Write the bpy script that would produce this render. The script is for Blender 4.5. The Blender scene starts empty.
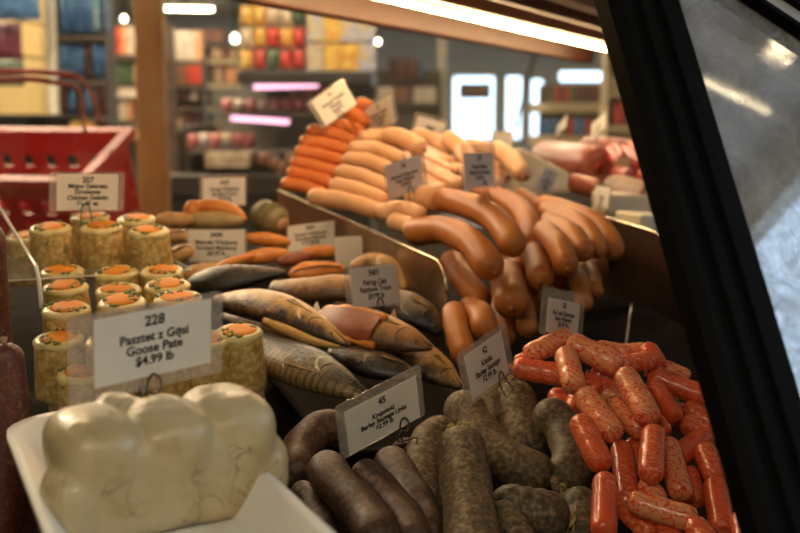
import bpy, bmesh, math, random
import numpy as np
from mathutils import Vector, Matrix, Euler, noise as mnoise

random.seed(11)
SC = bpy.context.scene
COL = SC.collection
PI = math.pi

# ------------------------------------------------------------------ camera
PITCH = math.radians(8.0)
EYE = Vector((0, 0, 1.3))
cam_data = bpy.data.cameras.new('camera')
cam_data.lens = 50
cam_data.sensor_width = 36
cam_data.clip_start = 0.02
cam_data.dof.use_dof = True
cam_data.dof.focus_distance = 0.765
cam_data.dof.aperture_fstop = 7.6
cam = bpy.data.objects.new('camera', cam_data)
COL.objects.link(cam)
cam.location = EYE
cam.rotation_euler = (PI / 2 - PITCH, 0, 0)
SC.camera = cam

# ------------------------------------------------------------------ world, exposure
SC.view_settings.view_transform = 'Standard'
SC.view_settings.look = 'None'
SC.view_settings.exposure = 0.9
SC.view_settings.gamma = 1.0
SC.view_settings.use_curve_mapping = False
W = bpy.data.worlds.new('daylight')
SC.world = W
W.use_nodes = True
bg = W.node_tree.nodes['Background']
bg.inputs[0].default_value = (0.56, 0.76, 1.0, 1)
bg.inputs[1].default_value = 2.6

CASE_LAMP = 38.0          # fluorescent tube under the wooden canopy
CEILING_LAMP = 25.0        # shop ceiling fixture in view and the added unseen ones
FILL_LAMP = 10.0        # fill from unseen ceiling lights behind the viewer
SC.cycles.sample_clamp_indirect = 4.0
SC.cycles.caustics_reflective = False
SC.cycles.caustics_refractive = False
SC.cycles.max_bounces = 8
SC.cycles.transparent_max_bounces = 16

# ------------------------------------------------------------------ pixel -> place
FPX = 800 * 50 / 36.0
cs, sn = math.cos(PITCH), math.sin(PITCH)

def ray(px, py):
    a = (px - 400) / FPX
    b = (266.5 - py) / FPX
    return Vector((a, cs + b * sn, -sn + b * cs))

def P(px, py, d):
    """The point seen at pixel px, py at distance d along the view axis."""
    return EYE + ray(px, py) * d

def on_y(px, py, y):
    r = ray(px, py)
    return EYE + r * (y / r.y)

def on_z(px, py, z):
    r = ray(px, py)
    return EYE + r * ((z - EYE.z) / r.z)

AX_V = Vector((-0.42, 0.9075, 0)).normalized()      # from the staff side to the shop side
AX_U = Vector((AX_V.y, -AX_V.x, 0))                  # along the counter

def deck_z(y):
    return 1.012 + 0.234 * (min(y, 1.18) - 0.89)

# ------------------------------------------------------------------ materials
MATS = {}

def nodes_of(name):
    m = bpy.data.materials.new(name)
    m.use_nodes = True
    nt = m.node_tree
    return m, nt, nt.nodes['Principled BSDF']

def coords(nt, rand=True):
    tc = nt.nodes.new('ShaderNodeTexCoord')
    if not rand:
        return tc.outputs['Object']
    oi = nt.nodes.new('ShaderNodeObjectInfo')
    mul = nt.nodes.new('ShaderNodeMath'); mul.operation = 'MULTIPLY'
    mul.inputs[1].default_value = 17.0
    nt.links.new(oi.outputs['Random'], mul.inputs[0])
    add = nt.nodes.new('ShaderNodeVectorMath'); add.operation = 'ADD'
    nt.links.new(tc.outputs['Object'], add.inputs[0])
    nt.links.new(mul.outputs[0], add.inputs[1])
    return add.outputs[0]

def ramp_node(nt, fac, stops):
    r = nt.nodes.new('ShaderNodeValToRGB')
    el = r.color_ramp.elements
    while len(el) < len(stops):
        el.new(0.5)
    for e, (p, c) in zip(el, stops):
        e.position = p
        e.color = (c[0], c[1], c[2], 1)
    nt.links.new(fac, r.inputs[0])
    return r.outputs[0]

def noise_node(nt, vec, scale, detail=4, rough=0.55, dist=0.0):
    n = nt.nodes.new('ShaderNodeTexNoise')
    n.inputs['Scale'].default_value = scale
    n.inputs['Detail'].default_value = detail
    n.inputs['Roughness'].default_value = rough
    n.inputs['Distortion'].default_value = dist
    nt.links.new(vec, n.inputs['Vector'])
    return n.outputs[0]

def bump(nt, bsdf, fac, strength, dist=0.002):
    b = nt.nodes.new('ShaderNodeBump')
    b.inputs['Strength'].default_value = strength
    b.inputs['Distance'].default_value = dist
    nt.links.new(fac, b.inputs['Height'])
    nt.links.new(b.outputs[0], bsdf.inputs['Normal'])

def mix_col(nt, fac, a, b):
    m = nt.nodes.new('ShaderNodeMix'); m.data_type = 'RGBA'
    for sock, v in ((m.inputs[0], fac), (m.inputs[6], a), (m.inputs[7], b)):
        if isinstance(v, (int, float)):
            sock.default_value = v
        elif isinstance(v, tuple):
            sock.default_value = (v[0], v[1], v[2], 1)
        else:
            nt.links.new(v, sock)
    return m.outputs[2]

def mat(name, c1, c2=None, scale=30, rough=0.45, lo=0.35, hi=0.65, bmp=0.0, bscale=None, metal=0.0,
        coat=0.0, sss=0.0, spec=0.5, detail=4, c3=None):
    if name in MATS:
        return MATS[name]
    m, nt, b = nodes_of(name)
    b.inputs['Roughness'].default_value = rough
    b.inputs['Metallic'].default_value = metal
    b.inputs['Coat Weight'].default_value = coat
    b.inputs['Coat Roughness'].default_value = 0.12
    b.inputs['Specular IOR Level'].default_value = spec
    if sss:
        b.inputs['Subsurface Weight'].default_value = sss
        b.inputs['Subsurface Radius'].default_value = (0.006, 0.003, 0.002)
        b.inputs['Subsurface Scale'].default_value = 1.0
    v = coords(nt)
    n = noise_node(nt, v, scale, detail)
    if c2 is None:
        c2 = tuple(min(1, x * 0.86) for x in c1)
    stops = [(lo, c1), (hi, c2)] if c3 is None else [(lo, c1), ((lo + hi) / 2, c2), (hi, c3)]
    nt.links.new(ramp_node(nt, n, stops), b.inputs['Base Color'])
    if bmp:
        bump(nt, b, noise_node(nt, v, bscale or scale * 3, 4), bmp)
    MATS[name] = m
    return m

def emit_mat(name, col, strength):
    m = bpy.data.materials.new(name); m.use_nodes = True
    nt = m.node_tree; nt.nodes.clear()
    o = nt.nodes.new('ShaderNodeOutputMaterial'); e = nt.nodes.new('ShaderNodeEmission')
    e.inputs[0].default_value = (*col, 1); e.inputs[1].default_value = strength
    nt.links.new(e.outputs[0], o.inputs[0])
    MATS[name] = m
    return m

def clear_mat(name, tint=(1, 1, 1), haze=0.05, gloss=0.06, rough=0.05, haze_col=(0.8, 0.8, 0.8), smear=None, grough=None):
    """A thin clear sheet: light passes straight through, part is scattered by the film, part mirrored."""
    m = bpy.data.materials.new(name); m.use_nodes = True
    nt = m.node_tree; nt.nodes.clear()
    o = nt.nodes.new('ShaderNodeOutputMaterial')
    t = nt.nodes.new('ShaderNodeBsdfTransparent'); t.inputs[0].default_value = (*tint, 1)
    d = nt.nodes.new('ShaderNodeBsdfDiffuse'); d.inputs[0].default_value = (*haze_col, 1)
    g = nt.nodes.new('ShaderNodeBsdfGlossy'); g.inputs['Roughness'].default_value = rough
    m1 = nt.nodes.new('ShaderNodeMixShader'); m1.inputs[0].default_value = haze
    m2 = nt.nodes.new('ShaderNodeMixShader'); m2.inputs[0].default_value = gloss
    nt.links.new(t.outputs[0], m1.inputs[1]); nt.links.new(d.outputs[0], m1.inputs[2])
    nt.links.new(m1.outputs[0], m2.inputs[1]); nt.links.new(g.outputs[0], m2.inputs[2])
    nt.links.new(m2.outputs[0], o.inputs[0])
    if smear:
        tc = nt.nodes.new('ShaderNodeTexCoord')
        mp = nt.nodes.new('ShaderNodeMapping'); mp.inputs['Scale'].default_value = smear
        nt.links.new(tc.outputs['Object'], mp.inputs[0])
        n = noise_node(nt, mp.outputs[0], 1.0, 6, 0.65, 0.6)
        mr = nt.nodes.new('ShaderNodeMapRange')
        mr.inputs[1].default_value = 0.42; mr.inputs[2].default_value = 0.78
        mr.inputs[3].default_value = haze * 0.75; mr.inputs[4].default_value = min(1, haze * 1.5)
        nt.links.new(n, mr.inputs[0]); nt.links.new(mr.outputs[0], m1.inputs[0])
        mr2 = nt.nodes.new('ShaderNodeMapRange')
        mr2.inputs[1].default_value = 0.4; mr2.inputs[2].default_value = 0.75
        mr2.inputs[3].default_value = rough * 0.5; mr2.inputs[4].default_value = rough * 1.8
        nt.links.new(n, mr2.inputs[0]); nt.links.new(mr2.outputs[0], g.inputs['Roughness'])
        mp3 = nt.nodes.new('ShaderNodeMapping'); mp3.inputs['Scale'].default_value = tuple(x * 2.3 for x in smear); mp3.inputs['Location'].default_value = (3, 5, 1)
        nt.links.new(tc.outputs['Object'], mp3.inputs[0])
        n3 = noise_node(nt, mp3.outputs[0], 1.0, 5, 0.7, 1.2)
        mr3 = nt.nodes.new('ShaderNodeMapRange')
        mr3.inputs[1].default_value = 0.35; mr3.inputs[2].default_value = 0.7
        mr3.inputs[3].default_value = gloss * 0.5; mr3.inputs[4].default_value = gloss * 1.7
        nt.links.new(n3, mr3.inputs[0]); nt.links.new(mr3.outputs[0], m2.inputs[0])
    MATS[name] = m
    return m

# ------------------------------------------------------------------ object helpers
def link(name, me, material=None, parent=None, loc=None, mw=None, smooth=False):
    o = bpy.data.objects.new(name, me)
    COL.objects.link(o)
    if material:
        me.materials.append(material)
    if smooth:
        for p in me.polygons:
            p.use_smooth = True
    if parent is not None:
        o.parent = parent
    if mw is not None:
        o.matrix_basis = mw
    elif loc is not None:
        o.location = loc
    return o

def tag(o, label=None, cat=None, group=None, kind=None):
    if label: o['label'] = label
    if cat: o['category'] = cat
    if group: o['group'] = group
    if kind: o['kind'] = kind
    return o

def empty(name, loc=(0, 0, 0), mw=None):
    o = bpy.data.objects.new(name, None)
    COL.objects.link(o)
    o.empty_display_size = 0.02
    if mw is not None: o.matrix_basis = mw
    else: o.location = loc
    return o

def copy_tree(o, parent=None):
    c = o.copy()
    COL.objects.link(c)
    if parent is not None: c.parent = parent
    for ch in list(o.children):
        copy_tree(ch, c)
    return c

def frame(loc, x, y, z=None):
    x = Vector(x).normalized()
    y = Vector(y); y = (y - x * y.dot(x)).normalized()
    z = x.cross(y)
    m = Matrix((x, y, z)).transposed().to_4x4()
    m.translation = Vector(loc)
    return m

def mesh(name, verts, faces):
    me = bpy.data.meshes.new(name)
    me.from_pydata([tuple(v) for v in verts], [], faces)
    me.update()
    return me

class MB:
    """Collects shapes and links them as one mesh object."""
    def __init__(self): self.v = []; self.f = []
    def add(self, vs, fs, M=None):
        k = len(self.v)
        self.v += [tuple(M @ Vector(v)) if M is not None else tuple(v) for v in vs]
        self.f += [tuple(i + k for i in f) for f in fs]
        return self
    def box(self, lo, hi, M=None):
        x0, y0, z0 = lo; x1, y1, z1 = hi
        vs = [(x0, y0, z0), (x1, y0, z0), (x1, y1, z0), (x0, y1, z0), (x0, y0, z1), (x1, y0, z1), (x1, y1, z1), (x0, y1, z1)]
        fs = [(0, 3, 2, 1), (4, 5, 6, 7), (0, 1, 5, 4), (1, 2, 6, 5), (2, 3, 7, 6), (3, 0, 4, 7)]
        return self.add(vs, fs, M)
    def tube(self, pts, r, n=8, closed=False):
        vs, fs = tube_geo(pts, [r] * len(pts) if not isinstance(r, (list, tuple)) else r, n, closed)
        return self.add(vs, fs)
    def lathe(self, prof, n=20, M=None):
        vs = []; fs = []
        for (r, z) in prof:
            for i in range(n):
                a = 2 * PI * i / n
                vs.append((r * math.cos(a), r * math.sin(a), z))
        for j in range(len(prof) - 1):
            for i in range(n):
                a, b = j * n + i, j * n + (i + 1) % n
                fs.append((a, b, b + n, a + n))
        fs.append(tuple(range(n - 1, -1, -1)))
        fs.append(tuple((len(prof) - 1) * n + i for i in range(n)))
        return self.add(vs, fs, M)
    def prism(self, poly, z0, z1, M=None):
        n = len(poly)
        vs = [(x, y, z0) for x, y in poly] + [(x, y, z1) for x, y in poly]
        fs = [tuple(range(n - 1, -1, -1)), tuple(range(n, 2 * n))]
        fs += [(i, (i + 1) % n, (i + 1) % n + n, i + n) for i in range(n)]
        return self.add(vs, fs, M)
    def ball(self, c, rad, nu=14, nv=9, M=None):
        rx, ry, rz = rad if isinstance(rad, (tuple, list)) else (rad,) * 3
        vs = []; fs = []
        for j in range(1, nv):
            t = PI * j / nv
            for i in range(nu):
                a = 2 * PI * i / nu
                vs.append((c[0] + rx * math.sin(t) * math.cos(a), c[1] + ry * math.sin(t) * math.sin(a), c[2] + rz * math.cos(t)))
        for j in range(nv - 2):
            for i in range(nu):
                a, b = j * nu + i, j * nu + (i + 1) % nu
                fs.append((a, a + nu, b + nu, b))
        k = len(vs); vs += [(c[0], c[1], c[2] + rz), (c[0], c[1], c[2] - rz)]
        for i in range(nu):
            fs.append((k, i, (i + 1) % nu))
            b = (nv - 2) * nu
            fs.append((k + 1, b + (i + 1) % nu, b + i))
        return self.add(vs, fs, M)
    def build(self, name, material, parent=None, loc=None, mw=None, smooth=False, bev=0.0, seg=2):
        me = mesh(name, self.v, self.f)
        if bev:
            bm = bmesh.new(); bm.from_mesh(me)
            bmesh.ops.bevel(bm, geom=[e for e in bm.edges if e.is_manifold and e.calc_face_angle(0) > 0.6], offset=bev, segments=seg, affect='EDGES', profile=0.5)
            bm.to_mesh(me); bm.free()
        return link(name, me, material, parent, loc, mw, smooth)

def catmull(pts, n):
    """n points evenly spaced along a smooth curve through pts."""
    pts = [Vector(p) for p in pts]
    if len(pts) == 1: return pts * n
    ext = [pts[0] * 2 - pts[1]] + pts + [pts[-1] * 2 - pts[-2]]
    fine = []
    for i in range(1, len(ext) - 2):
        p0, p1, p2, p3 = ext[i - 1:i + 3]
        for k in range(16):
            t = k / 16
            fine.append(0.5 * ((2 * p1) + (p2 - p0) * t + (2 * p0 - 5 * p1 + 4 * p2 - p3) * t * t + (3 * p1 - p0 - 3 * p2 + p3) * t ** 3))
    fine.append(pts[-1].copy())
    L = [0]
    for a, b in zip(fine, fine[1:]): L.append(L[-1] + (b - a).length)
    out = []; j = 0
    for k in range(n):
        s = L[-1] * k / (n - 1)
        while j < len(L) - 2 and L[j + 1] < s: j += 1
        t = 0 if L[j + 1] == L[j] else (s - L[j]) / (L[j + 1] - L[j])
        out.append(fine[j].lerp(fine[j + 1], min(1, max(0, t))))
    return out

def tube_geo(pts, rad, n=12, closed=False, squash=1.0, up=None):
    pts = [Vector(p) for p in pts]
    m = len(pts)
    T = []
    for i in range(m):
        a = pts[(i - 1) % m] if closed else pts[max(i - 1, 0)]
        b = pts[(i + 1) % m] if closed else pts[min(i + 1, m - 1)]
        d = b - a
        T.append(d.normalized() if d.length > 1e-9 else (T[-1] if T else Vector((0, 0, 1))))
    u = Vector(up) if up else Vector((0, 0, 1))
    if abs(u.dot(T[0])) > 0.95: u = Vector((0, 1, 0))
    vs = []; fs = []
    for i in range(m):
        u = (u - T[i] * u.dot(T[i])).normalized()
        w = T[i].cross(u)
        for k in range(n):
            a = 2 * PI * k / n
            vs.append(pts[i] + u * (rad[i] * math.cos(a)) + w * (rad[i] * squash * math.sin(a)))
    for i in range(m if closed else m - 1):
        for k in range(n):
            a, b = i * n + k, i * n + (k + 1) % n
            c, d = ((i + 1) % m) * n + k, ((i + 1) % m) * n + (k + 1) % n
            fs.append((a, b, d, c))
    if not closed:
        fs.append(tuple(range(n - 1, -1, -1)))
        fs.append(tuple((m - 1) * n + k for k in range(n)))
    return vs, fs

def rounded_rect(w, h, r, n=5):
    out = []
    for cx, cy, a0 in ((w / 2 - r, h / 2 - r, 0), (-w / 2 + r, h / 2 - r, PI / 2), (-w / 2 + r, -h / 2 + r, PI), (w / 2 - r, -h / 2 + r, 1.5 * PI)):
        for k in range(n + 1):
            a = a0 + PI / 2 * k / n
            out.append((cx + r * math.cos(a), cy + r * math.sin(a)))
    return out

def text_obj(body, size, material, parent, mw, offset=0.0, space=1.0):
    cu = bpy.data.curves.new('lettering', 'FONT')
    cu.body = body
    cu.size = size
    cu.align_x = 'CENTER'; cu.align_y = 'CENTER'
    cu.offset = offset
    cu.space_line = space
    cu.resolution_u = 3
    cu.materials.append(material)
    tmp = bpy.data.objects.new('lettering', cu)
    COL.objects.link(tmp)
    bpy.context.view_layer.update()
    me = bpy.data.meshes.new_from_object(tmp.evaluated_get(bpy.context.evaluated_depsgraph_get()))
    bpy.data.objects.remove(tmp)
    o = bpy.data.objects.new('lettering', me)
    COL.objects.link(o)
    o.parent = parent
    o.matrix_basis = mw
    return o

# ------------------------------------------------------------------ shared materials
wood = mat('varnished wood', (0.085, 0.022, 0.004), (0.055, 0.014, 0.003), 14, 0.5, bmp=0.1)
post_wood = mat('light pine', (0.50, 0.25, 0.075), (0.42, 0.19, 0.05), 6, 0.5)
black = mat('black frame', (0.0035, 0.0035, 0.0038), (0.006, 0.0055, 0.005), 300, 0.5, bmp=0.08, spec=0.03)
black_plastic = mat('black plastic tray', (0.009, 0.008, 0.0075), (0.014, 0.012, 0.011), 60, 0.7, spec=0.08)
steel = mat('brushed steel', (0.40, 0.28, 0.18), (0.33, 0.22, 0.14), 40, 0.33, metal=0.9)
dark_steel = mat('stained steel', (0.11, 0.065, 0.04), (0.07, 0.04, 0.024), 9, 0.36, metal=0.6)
plaster = mat('painted plaster', (0.62, 0.60, 0.56), (0.58, 0.56, 0.52), 3, 0.8)
cream = mat('cream painted wall', (0.66, 0.48, 0.22), (0.60, 0.44, 0.20), 3, 0.8)
pale_blue = mat('pale wall paint', (0.52, 0.62, 0.76), (0.48, 0.58, 0.72), 3, 0.7)
ceil_m = mat('ceiling tiles', (0.46, 0.45, 0.42), (0.42, 0.41, 0.38), 4, 0.85)
floor_m = mat('vinyl floor', (0.30, 0.27, 0.23), (0.24, 0.21, 0.18), 5, 0.5)
off_white = mat('off white enamel', (0.72, 0.68, 0.58), (0.68, 0.63, 0.54), 8, 0.5)
clear_glass = clear_mat('counter glass', (0.97, 0.98, 0.97), 0.012, 0.035, 0.02)
door_glass = clear_mat('smeared door glass', (0.62, 0.63, 0.64), 0.40, 0.13, 0.03, (0.48, 0.50, 0.55), smear=(34, 34, 9))
clear_plate = clear_mat('clear divider plastic', (0.96, 0.96, 0.95), 0.012, 0.04, 0.08)
clear_sheet = clear_mat('clear plastic sheet', (0.94, 0.94, 0.92), 0.05, 0.07, 0.08)
cup_clear = clear_mat('clear cup plastic', (0.97, 0.96, 0.93), 0.02, 0.07, 0.12, (0.85, 0.8, 0.7))
sleeve_clear = clear_mat('laminate film', (0.95, 0.92, 0.88), 0.17, 0.06, 0.16, (0.80, 0.78, 0.76))
lamp_warm = emit_mat('case lamp glow', (1.0, 0.66, 0.32), CASE_LAMP)
lamp_ceiling = emit_mat('ceiling lamp glow', (1.0, 0.80, 0.52), CEILING_LAMP)
lamp_fill = emit_mat('fill lamp glow', (1.0, 0.86, 0.60), FILL_LAMP)
lamp_pink = emit_mat('meat lamp glow', (1.0, 0.45, 0.62), 1.7)

# ------------------------------------------------------------------ room shell
X0, X1, Y0, Y1, ZC = -7.0, 9.0, -2.6, 16.0, 2.6
def struct(name, mb, m, **k):
    o = mb.build(name, m, **k)
    tag(o, kind='structure')
    return o
struct('floor', MB().box((X0, Y0, -0.1), (2.0, Y1, 0)).box((2.0, 2.3, -0.1), (X1, Y1, 0)), floor_m)
struct('ceiling', MB().box((X0, Y0, ZC), (2.0, Y1, ZC + 0.1)).box((2.0, 2.3, ZC), (X1, Y1, ZC + 0.1)), ceil_m)
struct('wall_left', MB().box((X0 - 0.1, Y0, 0), (X0, Y1, ZC)), cream)
struct('wall_right', MB().box((X1, 2.3, 0), (X1 + 0.1, Y1, ZC)), plaster)
struct('wall_back', MB().box((X0, Y0 - 0.1, 0), (2.0, Y0, ZC)), plaster)
# far wall with a glazed shop entrance and a small window
def hole(px0, py0, px1, py1):
    a, b = on_y(px0, py0, Y1), on_y(px1, py1, Y1)
    return a.x, b.x, b.z, a.z
h1 = hole(450, 73, 497, 142); h2 = hole(503, 73, 524, 142); h3 = hole(528, 76, 545, 142); h4 = hole(556, 68, 607, 85)
mb = MB()
xs = [X0, h1[0], h1[1], h2[0], h2[1], h3[0], h3[1], h4[0], h4[1], X1]
for i in range(0, 10, 2):
    mb.box((xs[i], Y1, 0), (xs[i + 1], Y1 + 0.12, ZC))
for h in (h1, h2, h3, h4):
    mb.box((h[0], Y1, h[3]), (h[1], Y1 + 0.12, ZC))
    mb.box((h[0], Y1, 0), (h[1], Y1 + 0.12, max(0.02, h[2])))
struct('wall_far', mb, pale_blue)
for i, h in enumerate((h1, h2, h3, h4)):
    w = MB()
    t = 0.05
    w.box((h[0], Y1 - 0.04, h[2]), (h[0] + t, Y1 + 0.05, h[3])).box((h[1] - t, Y1 - 0.04, h[2]), (h[1], Y1 + 0.05, h[3]))
    w.box((h[0], Y1 - 0.04, h[3] - t), (h[1], Y1 + 0.05, h[3])).box((h[0], Y1 - 0.04, h[2]), (h[1], Y1 + 0.05, h[2] + t))
    nm = 'door_1' if i == 0 else 'window_%d' % i
    o = struct(nm, w, off_white)
    MB().box((h[0] + t, Y1, h[2] + t), (h[1] - t, Y1 + 0.01, h[3] - t)).build('pane', clear_glass, o)
# notice on the entrance door glass
a, b = on_y(459, 83, Y1 - 0.06), on_y(491, 99, Y1 - 0.06)
nt_ = empty('door_notice', ((a.x + b.x) / 2, Y1 - 0.05, b.z))
MB().box((-(b.x - a.x) / 2, -0.02, 0), ((b.x - a.x) / 2, 0.02, a.z - b.z)).build('board', mat('notice brown', (0.16, 0.07, 0.06)), nt_, bev=0.01)
MB().box((-(b.x - a.x) / 2 + 0.04, -0.026, 0.06), ((b.x - a.x) / 2 - 0.04, -0.0205, a.z - b.z - 0.05)).build('printed_band', mat('notice print', (0.34, 0.2, 0.18)), nt_)
tag(nt_, 'brown notice board hung in the bright entrance door glass', 'sign')
# staff side partition with a high window (out of frame, seen mirrored in the door glass)
PX_ = 1.9
wy0, wy1, wz0, wz1 = -0.5, 0.85, 1.92, 2.53
mb = MB()
mb.box((PX_, Y0, 0), (PX_ + 0.1, 2.4, wz0)).box((PX_, Y0, wz1), (PX_ + 0.1, 2.4, ZC))
mb.box((PX_, Y0, wz0), (PX_ + 0.1, wy0, wz1)).box((PX_, wy1, wz0), (PX_ + 0.1, 2.4, wz1))
struct('wall_staff_side', mb, plaster)
struct('wall_outer_side', MB().box((PX_ + 0.1, 2.3, 0), (X1, 2.4, ZC)), plaster)
w = MB()
w.box((PX_, wy0, wz0), (PX_ + 0.06, wy0 + 0.05, wz1)).box((PX_, wy1 - 0.05, wz0), (PX_ + 0.06, wy1, wz1))
w.box((PX_, wy0, wz0), (PX_ + 0.06, wy1, wz0 + 0.04)).box((PX_, wy0, wz1 - 0.04), (PX_ + 0.06, wy1, wz1))
wn = struct('window_4', w, off_white)

def fixture(center, along, length, width, m, label, group=None, drop=0.05):
    t = empty('ceiling_light', center)
    t.rotation_euler.z = along
    MB().box((-length / 2, -width / 2, 0), (length / 2, width / 2, drop)).build('housing', off_white, t, bev=0.008)
    MB().box((-length / 2 + 0.02, -width / 2 + 0.02, -0.02), (length / 2 - 0.02, width / 2 - 0.02, -0.001)).build('diffuser', m, t, bev=0.006)
    tag(t, label, 'ceiling light', group)
    return t
fixture(on_z(183, 8, ZC - 0.05), 0.25, 0.75, 0.2, lamp_ceiling, 'long white ceiling light above the aisle beside the wooden post')
fixture(on_z(236, 40, ZC - 0.05), 0.2, 0.3, 0.3, lamp_ceiling, 'small square ceiling light farthest down the aisle') if False else None
for (x, y, a) in ((-1.6, 4.9, 0.1), (-2.4, 5.6, 0.1), (-1.0, 6.1, 0.1), (-3.2, 5.2, 0.1), (-1.7, 3.3, 0.1), (-0.2, 3.9, 0.1), (1.2, 6.5, 0.1), (2.0, 12.5, 0.1), (-2.0, 2.6, 0.1), (-0.4, 10.5, 0.1), (5.0, 9.5, 0.1)):  # unseen lights added to brighten the shelves and goods
    fixture((x, y, ZC - 0.05), a, 1.2, 0.25, lamp_ceiling, 'ceiling light added to brighten the shop, out of the frame', 'added ceiling lights out of frame')
lamp_small = emit_mat('small lamp glow', (1.0, 0.80, 0.50), 6.0)
fixture((1.615, 0.525, ZC - 0.05), 0.10, 0.27, 0.034, lamp_small, 'short ceiling light mirrored in the smeared sliding door glass')
fixture((1.63, 0.66, ZC - 0.05), 0.10, 0.11, 0.09, lamp_small, 'square ceiling light mirrored near the corner of the sliding door glass')
fixture((-0.7, -1.2, ZC - 0.05), 0.0, 1.2, 0.30, lamp_fill, 'long unseen fill light above the staff side, behind the viewer')  # unseen soft fill for the cards and food in front
fixture((0.75, -0.9, ZC - 0.05), 0.0, 0.6, 0.30, lamp_fill, 'short unseen fill light above the staff side, behind the viewer')

# round bulbs glowing in the background
def bulb(px, py, d, r, label, m):
    c = P(px, py, d)
    t = empty('hanging_bulb', c)
    MB().lathe([(0.001, -r), (r * 0.7, -r * 0.7), (r, 0), (r * 0.8, r * 0.6), (r * 0.35, r * 1.3)], 16).build('glass_bulb', m, t, smooth=True)
    MB().lathe([(r * 0.4, r * 1.3), (r * 0.4, r * 2.0), (r * 0.15, r * 2.2)], 12).build('socket', off_white, t, smooth=True)
    z = ZC - c.z
    MB().tube([(0, 0, r * 2.1), (0, 0, max(z, r * 2.6))], 0.006, 6).build('cord', black, t)
    tag(t, label, 'light bulb')
lamp_bulb = emit_mat('bulb glow', (1.0, 0.85, 0.6), 9.0)
bulb(124, 19, 8, 0.018, 'round bulb glowing between the blue bags and the wooden post', lamp_bulb)
bulb(378, 42, 7, 0.014, 'tiny bulb glowing beside the stacked boxes', lamp_bulb)
bulb(358, 80, 6, 0.03, 'white bulb glowing above the tilted cards', emit_mat('white bulb glow', (0.85, 0.93, 1.0), 8.0))
bulb(235, 39, 9, 0.028, 'bulb glowing over the beige jar shelf', lamp_bulb)

# ------------------------------------------------------------------ the deli counter
R0 = Vector((0.157, 0.60, 0))
def uv(u, v, z): return R0 + AX_U * u + AX_V * v + Vector((0, 0, z))
VF = 1.36
case = empty('deli_counter', uv(0, 0, 0))
tag(case, 'deli display counter with wooden canopy and lit tube above the sausages', 'display counter')
Mi = Matrix.Translation(-case.location)
def loc_case(v): return Vector(v) - case.location
us, vs_ = (-1.15, 1.1), (-0.04, VF)
cor = [(us[0], vs_[0]), (us[1], vs_[0]), (us[1], vs_[1]), (us[0], vs_[1])]
def deck_grid(drop, flat=None):
    nu, nv = 10, 24
    vs = []
    for i in range(nu + 1):
        for j in range(nv + 1):
            p = uv(us[0] + (us[1] - us[0]) * i / nu, vs_[0] + (vs_[1] - vs_[0]) * j / nv, 0)
            vs.append(loc_case((p.x, p.y, deck_z(p.y) - drop if flat is None else flat)))
    return vs, nu, nv
def deck_slab(d0, d1, flat=None):
    a_, nu, nv = deck_grid(d0); b_, _, _ = deck_grid(d1, flat)
    n = len(a_); fs = []
    at = lambda i, j: i * (nv + 1) + j
    for i in range(nu):
        for j in range(nv):
            q = (at(i, j), at(i + 1, j), at(i + 1, j + 1), at(i, j + 1))
            fs.append(q); fs.append(tuple(x + n for x in reversed(q)))
    rim_ = [at(i, 0) for i in range(nu + 1)] + [at(nu, j) for j in range(1, nv + 1)] + [at(i, nv) for i in range(nu - 1, -1, -1)] + [at(0, j) for j in range(nv - 1, 0, -1)]
    for k in range(len(rim_)):
        p_, q_ = rim_[k], rim_[(k + 1) % len(rim_)]
        fs.append((q_, p_, p_ + n, q_ + n))
    return MB().add(a_ + b_, fs)
deck_slab(0, 0.02).build('deck', mat('deck metal', (0.030, 0.022, 0.017), (0.02, 0.015, 0.012), 12, 0.9, spec=0.04), case)
deck_slab(0.024, 0, flat=0.02).build('base_cabinet', wood, case)
# front glass on the shop side
g0, g1 = loc_case(uv(us[0], VF, 0)), loc_case(uv(us[1], VF, 0))
zb = deck_z(uv(us[0], VF, 0).y) - 0.05
mwg = frame((g0 + g1) / 2, g1 - g0, (0, 0, 1))
L = (g1 - g0).length
MB().box((-L / 2, 1.0, -0.003), (L / 2, 1.50, 0.003)).build('front_glass', clear_glass, case, mw=mwg)
# canopy: fascia board, top board, lamp
p1, p2 = P(375, -2, 1.2), P(605, 50, 1.95)
cx = (p2 - p1).normalized()
cy = Vector((0, 0, 1)).cross(cx).normalized()
mc = frame(loc_case(p1), cx, cy)
LT = (p2 - p1).length
MB().box((-0.5, 0.085, -0.011), (1.06, 0.105, 0.075)).build('fascia_board', wood, case, mw=mc, bev=0.003)
MB().box((-0.5, -0.16, 0.050), (1.06, 0.085, 0.070)).build('canopy_board', wood, case, mw=mc, bev=0.003)
MB().box((-0.5, -0.060, 0.018), (1.25, -0.042, 0.050)).box((-0.5, -0.16, 0.01), (1.25, -0.13, 0.050)).build('batten', wood, case, mw=mc, bev=0.003)
MB().box((-0.45, -0.012, 0.010), (1.25, 0.012, 0.048)).build('lamp_housing', mat('lamp housing', (0.16, 0.07, 0.025)), case, mw=mc, bev=0.003)
for a, b in ((-0.42, LT + 0.0), (LT + 0.035, LT + 0.14)):
    tb = MB().tube([(a + (b - a) * k / 6, 0, 0.002) for k in range(7)], 0.0036, 12)
    tb.build('lamp_tube', lamp_warm, case, mw=mc, smooth=True)
    MB().tube([(a - 0.012, 0, 0.002), (a, 0, 0.002)], 0.0044, 12).tube([(b, 0, 0.002), (b + 0.012, 0, 0.002)], 0.0044, 12).build('lamp_cap', off_white, case, mw=mc)

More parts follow.
